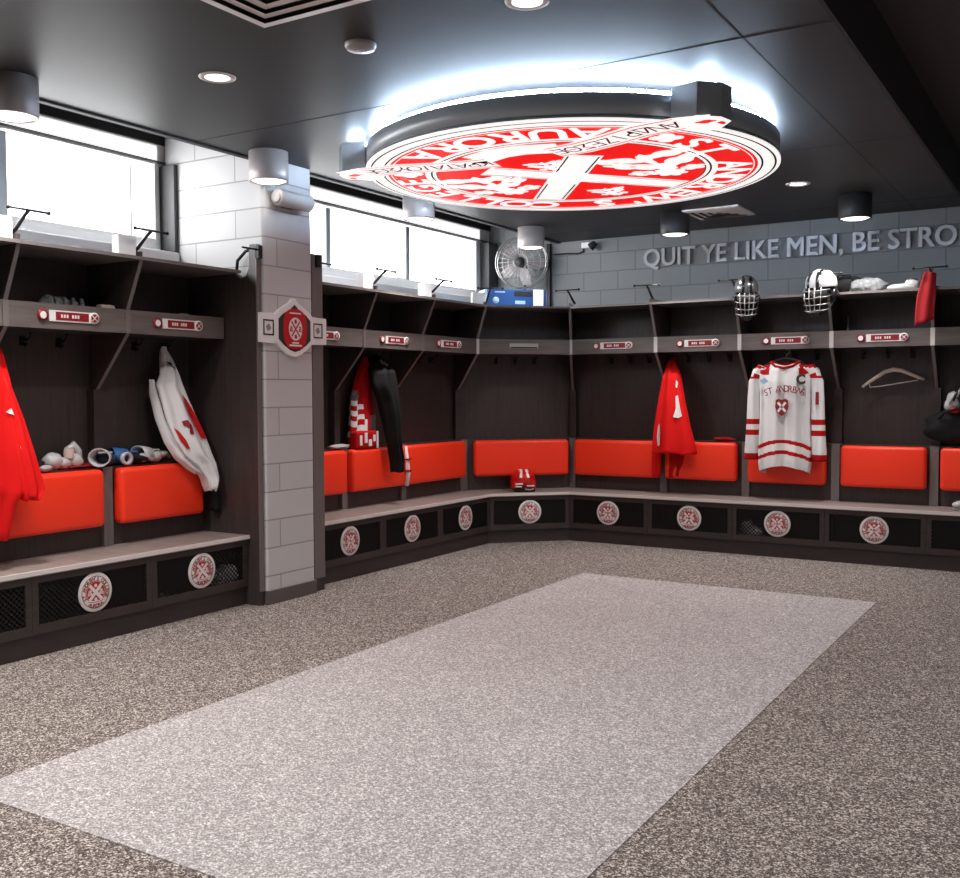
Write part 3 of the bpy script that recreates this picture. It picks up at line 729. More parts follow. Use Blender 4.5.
q = MB(); X = BM @ Matrix.Translation((0, 0, 0.0405)) @ Matrix.Diagonal((0.13, 0.15, 1, 1))
saltire(b, (0, 0), 0.045, (((-.34, .36), (.34, -.36)), ((.34, .36), (-.34, -.36))), 0, 1)
for k in range(len(b.v)-8, len(b.v)): b.v[k] = X @ b.v[k]
b2 = MB(); thistle(b2, -.36, 0, .6, 0, 1); thistle(b2, .36, 0, .6, 0, 1); blob(b2, 0, .36, .12, 0, 1); blob(b2, 0, -.36, .12, 0, 1)
b.add([X @ v for v in b2.v], b2.f, 1)
b.build('crest_oval', ['white', 'red'], t)
b = MB(); b.box(-.06, .06, .108, .118, .0375, .0395, 0, BM); b.box(-.065, .065, -.125, -.112, .0375, .0395, 0, BM); b.box(-.035, .035, -.105, -.095, .0375, .0395, 0, BM); b.build('scroll', 'white', t)
for s in (-1, 1):
    b = MB(); cx = s*.262
    for (a, c_, d_, e_) in ((-.052, .052, .045, .055), (-.052, .052, -.055, -.045), (-.052, -.042, -.055, .055), (.042, .052, -.055, .055)): b.box(cx+a, cx+c_, d_, e_, .022, .025, 0, BM)
    b.build('side_square', 'buckle_black', t)
    b = MB(); blob(b, cx, 0, 0.026, 0.0232, 0, 4, .4); b.v = [BM @ v for v in b.v]; b.build('side_mark', 'lens_off', t)

# ------------------------------------------------------------------ corner fan, carton, cable
t = thing('wall_fan', 'round wire cage fan in the far corner by the window', 'fan', (-5.44, 9.78, 2.93), (0, 0, 0.28)); t.scale = (0.9, 0.9, 0.9)
b = MB(); X = Matrix.Rotation(PI/2, 4, 'X')
for r, z in ((0.315, 0.0), (0.315, 0.10), (0.24, 0.07), (0.16, 0.095), (0.09, 0.105)):
    b.tube([(r*math.cos(2*PI*i/48), r*math.sin(2*PI*i/48), z) for i in range(48)], 0.006 if r > .3 else 0.0028, 6, 0, X, closed=True)
for i in range(28):
    a = 2*PI*i/28; b.tube([(0.05*math.cos(a), 0.05*math.sin(a), 0.11), (0.2*math.cos(a), 0.2*math.sin(a), 0.09), (0.30*math.cos(a), 0.30*math.sin(a), 0.055), (0.315*math.cos(a), 0.315*math.sin(a), 0.0)], 0.0026, 5, 0, X)
b.build('wire_cage', 'chrome', t)
b = MB(); b.lathe([(0, 0.118), (0.05, 0.115), (0.065, 0.10), (0.065, 0.0), (0.05, -0.08), (0, -0.09)], 24, 0, X); b.build('motor', 'black', t)
for k in range(5):
    b = MB(); a = 2*PI*k/5
    pts = [(0.05, -0.03), (0.16, -0.085), (0.27, -0.07), (0.285, 0.03), (0.20, 0.06), (0.05, 0.03)]
    vs = [(p[0], p[1], 0.045+0.35*p[1]) for p in pts]+[(p[0], p[1], 0.040+0.35*p[1]) for p in pts]
    b.add(vs, [tuple(range(6)), tuple(range(6, 12))[::-1]]+[(i, (i+1) % 6, 6+(i+1) % 6, 6+i) for i in range(6)], 0, False, X @ Matrix.Rotation(a, 4, 'Z'))
    b.build('blade', 'lens_off', t)
b = MB(); b.box(-0.025, 0.025, 0.05, 0.17, -0.05, 0.05); b.tube([(0, 0.08, 0), (0, 0.12, -0.3), (0, 0.12, -0.42)], 0.014, 8); b.build('bracket', 'dark_metal', t)

mb = MB(); mb.box(-5.235, -5.195, 9.955, 9.999, 2.37, 3.14); tag(mb.build('conduit', 'dark_metal'), 'dark vertical conduit on the back wall right of the fan', 'conduit')
mb = MB(); mb.tube([(-5.16, 9.985, 3.02), (-5.0, 9.985, 3.02), (-4.86, 9.985, 3.01), (-4.80, 9.985, 3.03), (-4.79, 9.985, 3.08)], 0.008, 8); tag(mb.build('cable', 'black'), 'black cable running along the back wall to the emergency lamp', 'cable')
t = thing('emergency_lamp', 'small white and black lamp at the top of the back wall left of the lettering', 'lamp', (-4.76, 9.99, 3.09))
b = MB(); b.box(-0.05, 0.05, -0.04, 0.0, -0.03, 0.03); b.build('housing', 'white_paint', t, bevel=0.006)
b = MB(); b.lathe([(0, 0.03), (0.03, 0.03), (0.045, -0.04), (0.04, -0.042), (0, -0.042)], 20, 0, Matrix.Translation((0.10, -0.05, -0.005)) @ Matrix.Rotation(0.9, 4, 'Y')); b.build('head', 'black', t)

def cloc(u, d, z=0): p = cpt(u, d); return (p[0], p[1], z)
t = thing('carton', 'blue and white carton on top of the corner locker under the fan', 'box', cloc(0.40, 0.42, ZT), (0, 0, CROT+0.06))
b = MB(); b.box(-0.32, 0.32, 0, 0.22, 0, 0.20, 0); b.build('body', 'box_blue', t, bevel=0.003)
b = MB(); b.box(0.18, 0.29, -0.002, 0.222, 0, 0.203); b.build('white_band', 'white', t)
b = MB(); b.prism([(-.375, 0), (-.32, 0), (-.32, .20), (-.345, .19), (-.375, .10)], 0.0, 0.22, 'y'); b.build('end_flap', 'box_pale', t)
b = MB(); b.lathe([(0.035, 0), (0.035, 0.003), (0, 0.003)], 20, 0, Matrix.Translation((-.23, 0, .085)) @ Matrix.Rotation(PI/2, 4, 'X')); b.build('print', 'box_pale', t)
b = MB(); b.box(-.02, .09, -.003, 0, .05, .085); b.build('print', 'box_pale', t)
b = MB(); b.box(-.24, -.13, -.003, 0, .165, .175); b.build('print', 'box_pale', t)
b = MB(); b.box(-.03, .17, -.003, 0, .13, .18); b.build('dark_print', 'black', t)

# ------------------------------------------------------------------ garments
def garment_rings(rows, wall, thick=0.05, folds=5, amp=0.18, n=48, seed=0, flat=1.0):
    """rows (a0, a1, z, depth): world extents along the wall -> closed folded rings; wall 'L' or 'B'"""
    out = []
    # resample
    RR = []
    for k in range(len(rows)-1):
        for s in range(4):
            u = s/4; RR.append(tuple(rows[k][j]*(1-u)+rows[k+1][j]*u for j in range(4)))
    RR.append(rows[-1])
    for k, (a0, a1, z, d) in enumerate(RR):
        c = (a0+a1)/2; h = (a1-a0)/2; ring = []
        prog = k/(len(RR)-1)
        for i in range(n):
            th = 2*PI*i/n
            w = 1+amp*(0.35+0.65*prog)*math.sin(folds*th+seed+0.8*math.sin(3*prog+seed))*abs(math.sin(th))
            dd = math.sin(th)*(min(thick, h*0.9)+0.02*prog)*w+0.35*thick*math.sin(3.1*math.cos(th)*2.2+seed*2+prog*1.5)*(0.3+prog*0.7)
            al = c+h*math.cos(th)
            zz = z+0.012*math.sin(4*th+seed)*prog
            if wall == 'L': ring.append(Vector((LX-d+dd, al, zz)))
            else: ring.append(Vector((al, BY+d-dd, zz)))
        out.append(ring)
    return out

WHITE_L = [(4.885,4.925,1.835,0.53),(4.875,4.929,1.809,0.50),(4.847,4.972,1.724,0.48),(4.802,4.989,1.632,0.44),(4.740,5.006,1.562,0.42),(4.763,5.041,1.457,0.40),(4.778,5.094,1.317,0.37),(4.810,5.139,1.175,0.33),(4.878,5.166,1.067,0.31),(4.986,5.184,0.993,0.30),(5.058,5.191,0.897,0.29),(5.094,5.151,0.811,0.28)]
RED_L = [(3.50,3.56,1.835,0.52),(3.48,3.613,1.77,0.42),(3.421,3.626,1.584,0.36),(3.301,3.657,1.353,0.32),(3.249,3.670,1.181,0.29),(3.215,3.69,1.009,0.27),(3.207,3.66,0.940,0.26),(3.206,3.60,0.88,0.26),(3.200,3.535,0.675,0.26)]
RED_SLEEVE = [(3.52,3.60,1.60,0.33),(3.55,3.665,1.35,0.29),(3.56,3.70,1.15,0.25),(3.575,3.73,0.99,0.23),(3.585,3.735,0.93,0.225),(3.60,3.70,0.885,0.225)]
RED_L2 = [(7.18,7.22,1.835,0.54),(7.166,7.224,1.80,0.5),(7.038,7.239,1.619,0.48),(6.941,7.225,1.440,0.46),(6.926,7.254,1.263,0.45),(6.895,7.237,1.06,0.45)]
BLACK_L2 = [(7.30,7.36,1.85,0.50),(7.235,7.43,1.78,0.45),(7.192,7.522,1.70,0.42),(7.178,7.539,1.575,0.40),(7.24,7.526,1.438,0.38),(7.285,7.512,1.256,0.36),(7.325,7.483,1.075,0.34),(7.375,7.498,0.890,0.33),(7.395,7.481,0.789,0.33)]
RED_B = [(-3.650,-3.605,1.85,0.52),(-3.663,-3.600,1.82,0.45),(-3.695,-3.518,1.671,0.40),(-3.731,-3.461,1.423,0.36),(-3.764,-3.401,1.176,0.34),(-3.780,-3.346,0.980,0.33),(-3.785,-3.330,0.90,0.33)]

def nearer(rows, wall, dd):
    base = -LX if wall == 'L' else BY; out = []
    for a0, a1, z, d in rows:
        if z > 1.72: out.append((a0, a1, z, min(d, UD-0.06))); continue
        k = (base+d-dd)/(base+d); out.append((a0*k, a1*k, 1.5+(z-1.5)*k, d-dd))
    return out
WHITE_L = [((a+b)/2-(b-a)*.43+.012, (a+b)/2+(b-a)*.43+.012, z, d) for a, b, z, d in nearer(WHITE_L, 'L', 0.05)]; RED_L = nearer(RED_L, 'L', 0.05); RED_SLEEVE = nearer(RED_SLEEVE, 'L', 0.05)
RED_L2 = nearer(RED_L2, 'L', 0.0); BLACK_L2 = [((a+b)/2-(b-a)*w_, (a+b)/2+(b-a)*w_, z, d) for (a, b, z, d), w_ in zip(nearer(BLACK_L2, 'L', 0.11), (.5, .5, .46, .44, .36, .32, .32, .36, .4))]; RED_B = nearer(RED_B, 'B', 0.09)
# white jersey on the near left
t = thing('jersey', 'white jersey with red print hanging in the locker left of the block pillar', 'jersey', (LX-0.5, 4.90, 0.8))
def unparent_shift(o, t):
    o.parent = t; o.location = -Vector(t.location)
b = MB(); b.loft(garment_rings(WHITE_L, 'L', 0.038, 5, 0.28, 56, 0.6)); o = b.build('body', 'jersey_white'); unparent_shift(o, t)
b = MB(); sl = [(4.72,4.755,1.60,0.42),(4.715,4.77,1.50,0.41),(4.74,4.80,1.33,0.38),(4.78,4.85,1.17,0.34),(4.83,4.93,1.06,0.30),(4.93,5.02,0.98,0.285),(5.01,5.05,0.94,0.28)]
b.loft(garment_rings(sl, 'L', 0.026, 3, 0.2, 32, 2.0)); o = b.build('sleeve', 'jersey_white'); unparent_shift(o, t)
def patch_L(pts, d, z_off=0.0): return [Vector((LX-d, y, z)) for y, z in pts]
def surf_patch(mb, rows, wall, poly, mi, off=0.006, thick=0.055, folds=5, amp=0.2, n=56, seed=0.0):
    """lay a printed patch on the room-side half of a lofted garment; poly in (along, z)"""
    pts = []
    a_min = min(p[0] for p in poly); a_max = max(p[0] for p in poly); z_min = min(p[1] for p in poly); z_max = max(p[1] for p in poly)
    rings = garment_rings(rows, wall, thick, folds, amp, n, seed)
    samples = []
    for r in rings:
        for i in range(n):
            if 0 <= i <= n//2: samples.append(r[i])
    def front(a, z):
        s_ = sorted(samples, key=lambda p: ((p.y if wall == 'L' else p.x)-a)**2+(p.z-z)**2)[:4]
        return (max(p.x for p in s_)+off) if wall == 'L' else (min(p.y for p in s_)-off)
    vs = []
    c = (sum(p[0] for p in poly)/len(poly), sum(p[1] for p in poly)/len(poly))
    for a, z in poly+[c]:
        f = front(a, z); vs.append((f, a, z) if wall == 'L' else (a, f, z))
    n_ = len(poly); mb.add(vs, [(i, (i+1) % n_, n_) for i in range(n_)], mi)
def print_part(t, rows, wall, poly, m, **kw):
    b = MB(); surf_patch(b, rows, wall, poly, 0, **kw); o = b.build('print', m); unparent_shift(o, t)
print_part(t, WHITE_L, 'L', [(4.90,1.50),(4.945,1.46),(5.0,1.36),(5.05,1.24),(5.055,1.18),(5.0,1.19),(4.96,1.28),(4.92,1.38)], 'red', seed=0.6, thick=.038, amp=.28)
print_part(t, WHITE_L, 'L', [(4.79,1.27),(4.83,1.24),(4.87,1.18),(4.90,1.12),(4.87,1.12),(4.82,1.18)], 'red', seed=0.6, thick=.038, amp=.28)
print_part(t, WHITE_L, 'L', [(4.86,1.31),(4.90,1.32),(4.93,1.28),(4.93,1.22),(4.90,1.22),(4.905,1.27),(4.87,1.28)], 'dark_red', seed=0.6, thick=.038, amp=.28)
print_part(t, WHITE_L, 'L', [(4.885,1.73),(4.915,1.72),(4.93,1.67),(4.905,1.66)], 'buckle_black', seed=0.6, thick=.038, amp=.28)
b = MB(); b.loft(garment_rings([(5.12,5.19,0.82,0.27),(5.13,5.20,0.76,0.27),(5.15,5.19,0.66,0.28)], 'L', 0.025, 3, .2, 24, 1)); o = b.build('black_strap', 'cloth_black'); unparent_shift(o, t)

# red jersey at the left edge
t = thing('jersey', 'red jersey hanging at the left edge over a red cushion', 'jersey', (LX-0.4, 3.45, 0.68))
b = MB(); b.loft(garment_rings(RED_L, 'L', 0.07, 5, 0.25, 56, 1.1)); o = b.build('body', 'jersey_red'); unparent_shift(o, t)
b = MB(); b.loft(garment_rings(RED_SLEEVE, 'L', 0.05, 3, 0.2, 36, 0.3)); o = b.build('sleeve', 'jersey_red'); unparent_shift(o, t)
print_part(t, RED_L, 'L', [(3.56,1.20),(3.60,1.22),(3.61,1.18),(3.57,1.16)], 'white', seed=1.1, thick=.07, amp=.25); print_part(t, RED_L, 'L', [(3.50,1.40),(3.54,1.42),(3.55,1.38)], 'white', seed=1.1, thick=.07, amp=.25)

# red and white jersey in the second run
t = thing('jersey', 'red and white jersey hanging to the left of the black garment', 'jersey', (LX-0.5, 7.1, 1.06))
def f_l2(c): 
    return 1 if (c.y < 7.06 and 1.12 < c.z < 1.42 and math.sin(c.z*70+c.y*25) > -0.3) else (2 if (c.y < 7.0 and c.z < 1.54 and c.z > 1.42) or (c.y > 7.12 and 1.17 < c.z < 1.30) else 0)
b = MB(); b.loft(garment_rings(RED_L2, 'L', 0.05, 5, 0.2, 56, 0.2), fn=f_l2); o = b.build('body', ['jersey_dark', 'jersey_white', 'cloth_grey']); unparent_shift(o, t)
# black garment
t = thing('garment', 'long black garment hanging down over a red cushion', 'garment', (LX-0.45, 7.4, 0.79))
b = MB(); b.loft(garment_rings(BLACK_L2, 'L', 0.07, 6, 0.25, 56, 1.7)); o = b.build('body', 'cloth_black'); unparent_shift(o, t)
b = MB()
for k in range(3): b.tube([(LX-0.36, 7.25+0.05*k, 1.80-0.02*k), (LX-0.31, 7.28+0.05*k, 1.70), (LX-0.31, 7.26+0.06*k, 1.60)], 0.012, 8)
b.ellipsoid((LX-0.34, 7.30, 1.66), (0.05, 0.07, 0.05), 14, 10, rough=.2)
o = b.build('buckle', 'cloth_grey'); unparent_shift(o, t)

# red jersey on the back wall
t = thing('jersey', 'red jersey bunched on a hook over the gap between two cushions', 'jersey', (-3.58, BY+0.45, 0.67))
b = MB(); b.loft(garment_rings(RED_B, 'B', 0.075, 5, 0.22, 64, 0.9)); o = b.build('body', 'jersey_red'); unparent_shift(o, t)
b = MB(); b.loft(garment_rings([(-3.775,-3.69,1.0,0.33),(-3.785,-3.69,0.85,0.32),(-3.79,-3.70,0.70,0.34),(-3.785,-3.71,0.66,0.35)], 'B', 0.035, 3, .2, 32, .4)); o = b.build('sleeve', 'jersey_red'); unparent_shift(o, t)
b = MB(); b.loft(garment_rings([(-3.66,-3.40,0.93,0.36),(-3.65,-3.42,0.80,0.37),(-3.65,-3.45,0.72,0.38),(-3.64,-3.46,0.665,0.385)], 'B', 0.035, 3, .2, 32, 2.2)); o = b.build('tail', 'jersey_dark'); unparent_shift(o, t)
b = MB()
kw = dict(seed=0.9, thick=.075, amp=.22, n=64)
print_part(t, RED_B, 'B', [(-3.505,1.62),(-3.485,1.60),(-3.49,1.54),(-3.505,1.55)], 'white', **kw)
print_part(t, RED_B, 'B', [(-3.50,1.46),(-3.475,1.47),(-3.45,1.36),(-3.425,1.27),(-3.46,1.25),(-3.505,1.26),(-3.49,1.34)], 'white', **kw)
print_part(t, RED_B, 'B', [(-3.675,1.17),(-3.65,1.20),(-3.64,1.10),(-3.65,0.99),(-3.675,0.97),(-3.685,1.06)], 'white', **kw)
print_part(t, RED_B, 'B', [(-3.66,1.11),(-3.655,1.12),(-3.653,1.06),(-3.66,1.04)], 'red', off=.010, **kw)

# grey and red jersey on its hanger
JX, JY = -2.455, BY+0.26
t = thing('jersey', 'grey jersey with red shoulders, stripes and crest on a black hanger', 'jersey', (JX, JY, 0.70))
def jz(z): return z-0.70
b = MB(); n = 72
prof = [(1.765, .11, .05), (1.745, .20, .065), (1.70, .235, .085), (1.60, .235, .10), (1.45, .228, .105), (1.25, .228, .105), (1.05, .235, .11), (0.95, .238, .115), (0.84, .235, .12), (0.765, .225, .12)]
rings = []
PP = []
for k in range(len(prof)-1):
    for s in range(14): u = s/14; PP.append(tuple(prof[k][j]*(1-u)+prof[k+1][j]*u for j in range(3)))
PP.append(prof[-1])
for k, (z, w, dp) in enumerate(PP):
    ring = []; pr = k/(len(PP)-1)
    for i in range(n):
        th = 2*PI*i/n; fr = -math.sin(th)            # front = -y
        x = w*math.copysign(abs(math.cos(th))**0.8, math.cos(th))
        y = dp*math.copysign(abs(math.sin(th))**0.7, math.sin(th))
        fold = 0.020*pr**0.5*(math.sin(x*38+1.0)+0.6*math.sin(x*71+2.0))
        y += fold
        zz = z
        if pr > 0.5:
            g = (pr-0.5)/0.5; front = max(0, -math.sin(th))
            zz += g*(0.055*(1-(x/0.25)**2)) * front - g*0.05*max(0, math.sin(th))
        if z > 1.74: zz -= 0.03*max(0, 1-abs(x)/0.10)*(1 if math.sin(th) < 0 else 0.3)
        ring.append(Vector((x, y, jz(zz))))
    rings.append(ring)
def jf(c):
    z = c.z+0.70; x = c.x; front = c.y < 0
    arc = z-0.065*(1-(x/0.235)**2)
    if z > 1.66 and abs(x) > 0.12 and z > 1.62+0.5*(abs(x)-.12): return 1 if abs(x) > .135 else 0
    if 0.965 < arc < 1.00 or 0.865 < arc < 0.90: return 1
    if 0.90 <= arc <= 0.965: return 2
    return 0
b.loft(rings, fn=jf, caps=False)
o = b.build('body', ['jersey_white', 'jersey_dark', 'white'], t); o['label'] = 'pale grey body with red hem stripes'
m = o.modifiers.new('thick', 'SOLIDIFY'); m.thickness = 0.004
b = MB(); b.box(-.11, .11, .085, .09, jz(.76), jz(.80)); b.build('hem_label', 'dark_red', t)
# sleeves
for s in (-1, 1):
    b = MB(); R2 = []; path = [(.20, 1.735, .05), (.245, 1.69, .052), (.285, 1.60, .054), (.292, 1.45, .056), (.296, 1.25, .060), (.302, 1.05, .064), (.308, .95, .066), (.312, .87, .062)]
    QQ = []
    for k in range(len(path)-1):
        for q in range(4): u = q/4; QQ.append(tuple(path[k][j]*(1-u)+path[k+1][j]*u for j in range(3)))
    QQ.append(path[-1])
    for k, (x, z, r) in enumerate(QQ):
        R2.append([Vector((s*(x+r*math.cos(a)), r*0.8*math.sin(a)*(1+.12*math.sin(5*a+k*.3))-0.02, jz(z)+(0.02*math.cos(a) if k < 6 else 0))) for a in [2*PI*i/28 for i in range(28)]])
    def sf(c):
        z = c.z+.70
        if 1.62 < z < 1.66 or z > 1.72: return 1
        if 1.665 < z < 1.72: return 2
        if 1.205 < z < 1.25 or 1.105 < z < 1.145: return 1
        if 1.145 <= z <= 1.205: return 2
        if z < .93: return 1
        return 0
    b.loft(R2, fn=sf); b.build('sleeve', ['jersey_white', 'jersey_dark', 'white'], t)
# yoke panels, neck, chest lettering, crest, captain letter
b = MB(); b.tube([(-.13, -.045, jz(1.775)), (-.08, -.075, jz(1.735)), (0, -.088, jz(1.718)), (.08, -.075, jz(1.735)), (.13, -.045, jz(1.775))], 0.012, 8)
b.tube([(-.13, -.03, jz(1.775)), (-.06, .03, jz(1.76)), (.06, .03, jz(1.76)), (.13, -.03, jz(1.775))], 0.014, 8); b.build('collar', 'jersey_dark', t)
FX = Matrix.Rotation(PI/2, 4, 'X')
b = MB()
W_ = "ST ANDREWS"
for i, ch in enumerate(W_):
    if ch == ' ': continue
    u = (i-(len(W_)-1)/2)/((len(W_)-1)/2); x = 0.02+u*0.158; z = 1.50-0.035*u*u
    add_text(b, ch, Matrix.Translation((x, -.137, jz(z))) @ FX @ Matrix.Rotation(-u*0.25, 4, 'Z'), 0.088, 0.002, 0.0, 0, 0.85)
b.build('chest_lettering', 'dark_red', t)
b = MB()
sh = [(-.055, .06), (-.03, .072), (0, .062), (.03, .072), (.055, .06), (.06, .0), (.045, -.05), (0, -.085), (-.045, -.05), (-.06, 0)]
b.prism([(x, jz(1.365)+z_) for x, z_ in sh], -.142, -.137, 'y', 0)
X = Matrix.Translation((0, -.1425, jz(1.365))) @ FX
saltire(b, (0, 0), .011, (((-.035, .04), (.035, -.045)), ((.035, .04), (-.035, -.045))), 0, 1)
for kk in range(len(b.v)-8, len(b.v)): b.v[kk] = X @ b.v[kk]
b.build('chest_crest', ['dark_red', 'white'], t)
b = MB(); add_text(b, 'C', Matrix.Translation((.165, -.132, jz(1.575))) @ FX, 0.115, 0.002, 0.006, 0); b.build('captain_letter', 'buckle_black', t)
b = MB(); add_text(b, '1', Matrix.Translation((.30, -.085, jz(1.39))) @ FX, 0.15, 0.002, 0.006, 0, 1.1); b.build('sleeve_number', 'dark_red', t)
b = MB(); blob(b, -.165, 0, .035, 0, 0, 4, .3, 1.1, .8); b.v = [Matrix.Translation((0, -.134, jz(1.60))) @ FX @ v for v in b.v]; b.build('shoulder_badge', 'box_pale', t)
# its hanger (the jersey hangs on it, so it is a thing of its own)
t = thing('coat_hanger', 'black coat hanger holding up the grey and red jersey', 'hanger', (JX, JY, 1.74))
b = MB(); b.tube([(-.20, 0, .0), (-.10, 0, .045), (0, 0, .07), (.10, 0, .045), (.20, 0, .0)], [.010, .014, .016, .014, .010], 10); b.build('bar', 'black', t)
b = MB(); b.tube([(0, 0, .075), (.0, 0, .10), (.025, 0, .115), (.03, .0, .135), (.015, 0.02, .15), (-.01, .04, .15), (-.015, .05, .14)], .0035, 6); b.build('hook', 'chrome', t)

# empty wooden hanger
t = thing('coat_hanger', 'empty pale wooden coat hanger hanging in a locker', 'hanger', (-1.56, BY+0.44, 1.57), (0, 0, 0.12))
b = MB(); 
b.tube([(-.255, 0, -.03), (-.20, 0, .015), (-.07, 0, .105), (0, 0, .125), (.07, 0, .115), (.19, 0, .06), (.255, 0, .035)], [.012, .015, .018, .021, .018, .015, .012], 10); b.build('arms', 'hanger', t)
b = MB(); b.tube([(-.205, 0, .012), (-.19, 0, -.03), (-.10, 0, -.022), (.10, 0, .012), (.20, 0, .03), (.215, 0, .05)], .005, 8); b.build('trouser_bar', 'grey_paint', t)
b = MB(); b.tube([(0, 0, .14), (0, 0, .20), (.03, 0, .225), (.03, 0, .255), (0, 0, .275), (-.025, .0, .26)], .004, 6); b.build('hook', 'dark_metal', t)

# ------------------------------------------------------------------ helmets, gloves and other kit
def helmet_parts(t, c, rx, ry, rz, shell, accent):
    def fn(q):
        u = (q.x-c[0])/rx
        return 1 if 0.18 < abs(u) < 0.42 or q.z < c[2]-0.25*rz else 0
    b = MB(); n = 28; nv = 12; vs = []; fs = []
    for j in range(nv+1):
        ph = PI*0.62*j/nv
        for i in range(n):
            th = 2*PI*i/n; k = 1.0+0.03*math.cos(6*th)*math.sin(ph)
            vs.append((c[0]+rx*math.sin(ph)*math.cos(th)*k, c[1]+ry*math.sin(ph)*math.sin(th)*k, c[2]+rz*math.cos(ph)))
    for j in range(nv):
        for i in range(n): fs.append((j*n+i, (j+1)*n+i, (j+1)*n+(i+1) % n, j*n+(i+1) % n))
    o0 = len(b.f); b.add(vs, fs, 0, True)
    for k in range(len(fs)):
        q = sum((Vector(vs[w]) for w in fs[k]), Vector())/4
        b.mi[o0+k] = fn(q)
    o = b.build('shell', [shell, accent], t); m = o.modifiers.new('thick', 'SOLIDIFY'); m.thickness = 0.012
    b = MB()
    for z in (-0.05, -0.11, -0.17, -0.22):
        w = rx*(0.95-0.9*max(0, -z-0.12)); b.tube([(c[0]-w, c[1]-ry*0.55, c[2]+z), (c[0]-w*.7, c[1]-ry*0.98, c[2]+z-.006), (c[0], c[1]-ry*1.15, c[2]+z-.01), (c[0]+w*.7, c[1]-ry*0.98, c[2]+z-.006), (c[0]+w, c[1]-ry*.55, c[2]+z)], .005, 6)
    for u in (-.6, -.2, .2, .6): b.tube([(c[0]+u*rx, c[1]-ry*(1.1-.25*abs(u)), c[2]-.03), (c[0]+u*rx*.95, c[1]-ry*(1.17-.25*abs(u)), c[2]-.13), (c[0]+u*rx*.7, c[1]-ry*(1.1-.2*abs(u)), c[2]-.235)], .005, 6)
    b.build('face_cage', 'chrome', t)
    b = MB(); b.ellipsoid((c[0], c[1]-ry*.9, c[2]-.245), (rx*.5, .03, .035), 14, 8); b.build('chin_cup', accent, t)
    for s in (-1, 1):
        b = MB(); b.ellipsoid((c[0]+s*rx*.98, c[1]+.0, c[2]-.10), (.022, .05, .055), 14, 8); b.build('ear_guard', accent, t)
        b = MB(); b.tube([(c[0]+s*rx*.95, c[1], c[2]-.13), (c[0]+s*rx*.8, c[1]-ry*.5, c[2]-.22), (c[0]+s*rx*.3, c[1]-ry*.8, c[2]-.27)], .007, 6); b.build('strap', 'cloth_black', t)
t = thing('hockey_helmet', 'smaller silver and black caged helmet hanging from the locker top above the grey jersey', 'helmet', (-2.745, BY-0.03, 2.435), (0.15, 0, 0.35)); helmet_parts(t, (0, 0, 0), .105, .13, .125, 'helmet_silver', 'helmet_black')
t = thing('hockey_helmet', 'larger white and black caged helmet hanging beside the black bag on the locker top', 'helmet', (-2.085, BY-0.03, 2.44), (0.1, 0, -0.3)); helmet_parts(t, (0, 0, 0), .135, .15, .13, 'helmet_white', 'helmet_black')
t = thing('hockey_helmet', 'red helmet with white stripes sitting on the corner bench seat', 'helmet', cloc(0.40, 0.20, ZB+0.002), (0, 0, CROT-0.15))
b = MB(); b.ellipsoid((0, 0, .12), (.125, .14, .105), 28, 14, 0, fn=lambda q: 1 if (abs(abs(q.x)-.03) < .012 and q.z > .15) else 0); 
b.prism([(-.12, -.10), (.12, -.10), (.125, .08), (-.125, .08)], .035, .11, 'z', 0); b.build('shell', ['helmet_red', 'white'], t, bevel=.02, seg=3)
b = MB(); b.box(-.095, -.02, -.147, -.13, .075, .088); b.box(-.095, -.03, -.147, -.13, .05, .060); b.box(.02, .095, -.147, -.13, .058, .068); b.build('front_stripes', 'white', t)
b = MB()
for x in (-.06, -.02, .03, .07): b.ellipsoid((x, -.11, .155+.01*math.sin(x*90)), (.012, .012, .008), 8, 6)
b.build('vents', 'dark_red', t)
b = MB(); b.box(-.11, .11, -.12, .10, 0, .045); b.build('liner', 'black', t, bevel=.012)
b = MB(); b.tube([(.0, -.15, .03), (.05, -.155, .022), (.09, -.13, .03)], .009, 8); b.build('chin_strap', 'lens_off', t)

def lump(mb, c, r, mi=0, rough=.12, n=20): mb.ellipsoid(c, r, n, 12, mi, rough=rough)
def glove(name, label, loc, rz, cols, scale=1.0, mirror=1):
    """hockey glove lying palm down: cuff, back of hand, four padded fingers and a thumb"""
    t = thing(name, label, 'glove', loc, (0, 0, rz), 'hockey gloves on the locker ledge'); s = scale
    b = MB(); lump(b, (0, 0, .045*s), (.055*s, .06*s, .043*s), 0, .05); b.build('palm', cols[0], t)
    b = MB(); b.lathe([(.046*s, 0), (.056*s, .05*s), (.062*s, .10*s), (.055*s, .10*s), (.045*s, .05*s)], 20, 0, Matrix.Translation((-.045*s, 0, .062*s)) @ Matrix.Rotation(-PI/2, 4, 'Y') @ Matrix.Diagonal((.95, 1.1, 1, 1))); b.build('cuff', cols[1], t)
    for k in range(4):
        y = (-.042+.028*k)*s; l = (.075, .09, .085, .07)[k]*s
        b = MB(); b.tube([(.03*s, y, .055*s), (.03*s+l*.5, y, .060*s), (.03*s+l, y, .035*s)], [.017*s, .017*s, .013*s], 10); b.ellipsoid((.03*s+l, y, .035*s), (.013*s,)*3, 10, 6); b.build('finger', cols[2], t)
    b = MB(); b.tube([(-.01*s, mirror*.05*s, .045*s), (.03*s, mirror*.085*s, .045*s), (.065*s, mirror*.085*s, .035*s)], [.018*s, .018*s, .013*s], 10); b.build('thumb', cols[0], t)
    b = MB(); b.box(-.03*s, .02*s, -.04*s, .04*s, .080*s, .092*s); b.build('back_roll', cols[1], t, bevel=.005)
    return t
ZL = 1.0225
glove('hockey_glove', 'navy glove with a white cuff on the ledge above the gap between two cushions', (LX-0.475, 4.393, ZL), 2.2, ('glove_navy', 'helmet_white', 'glove_navy'), 1.05)
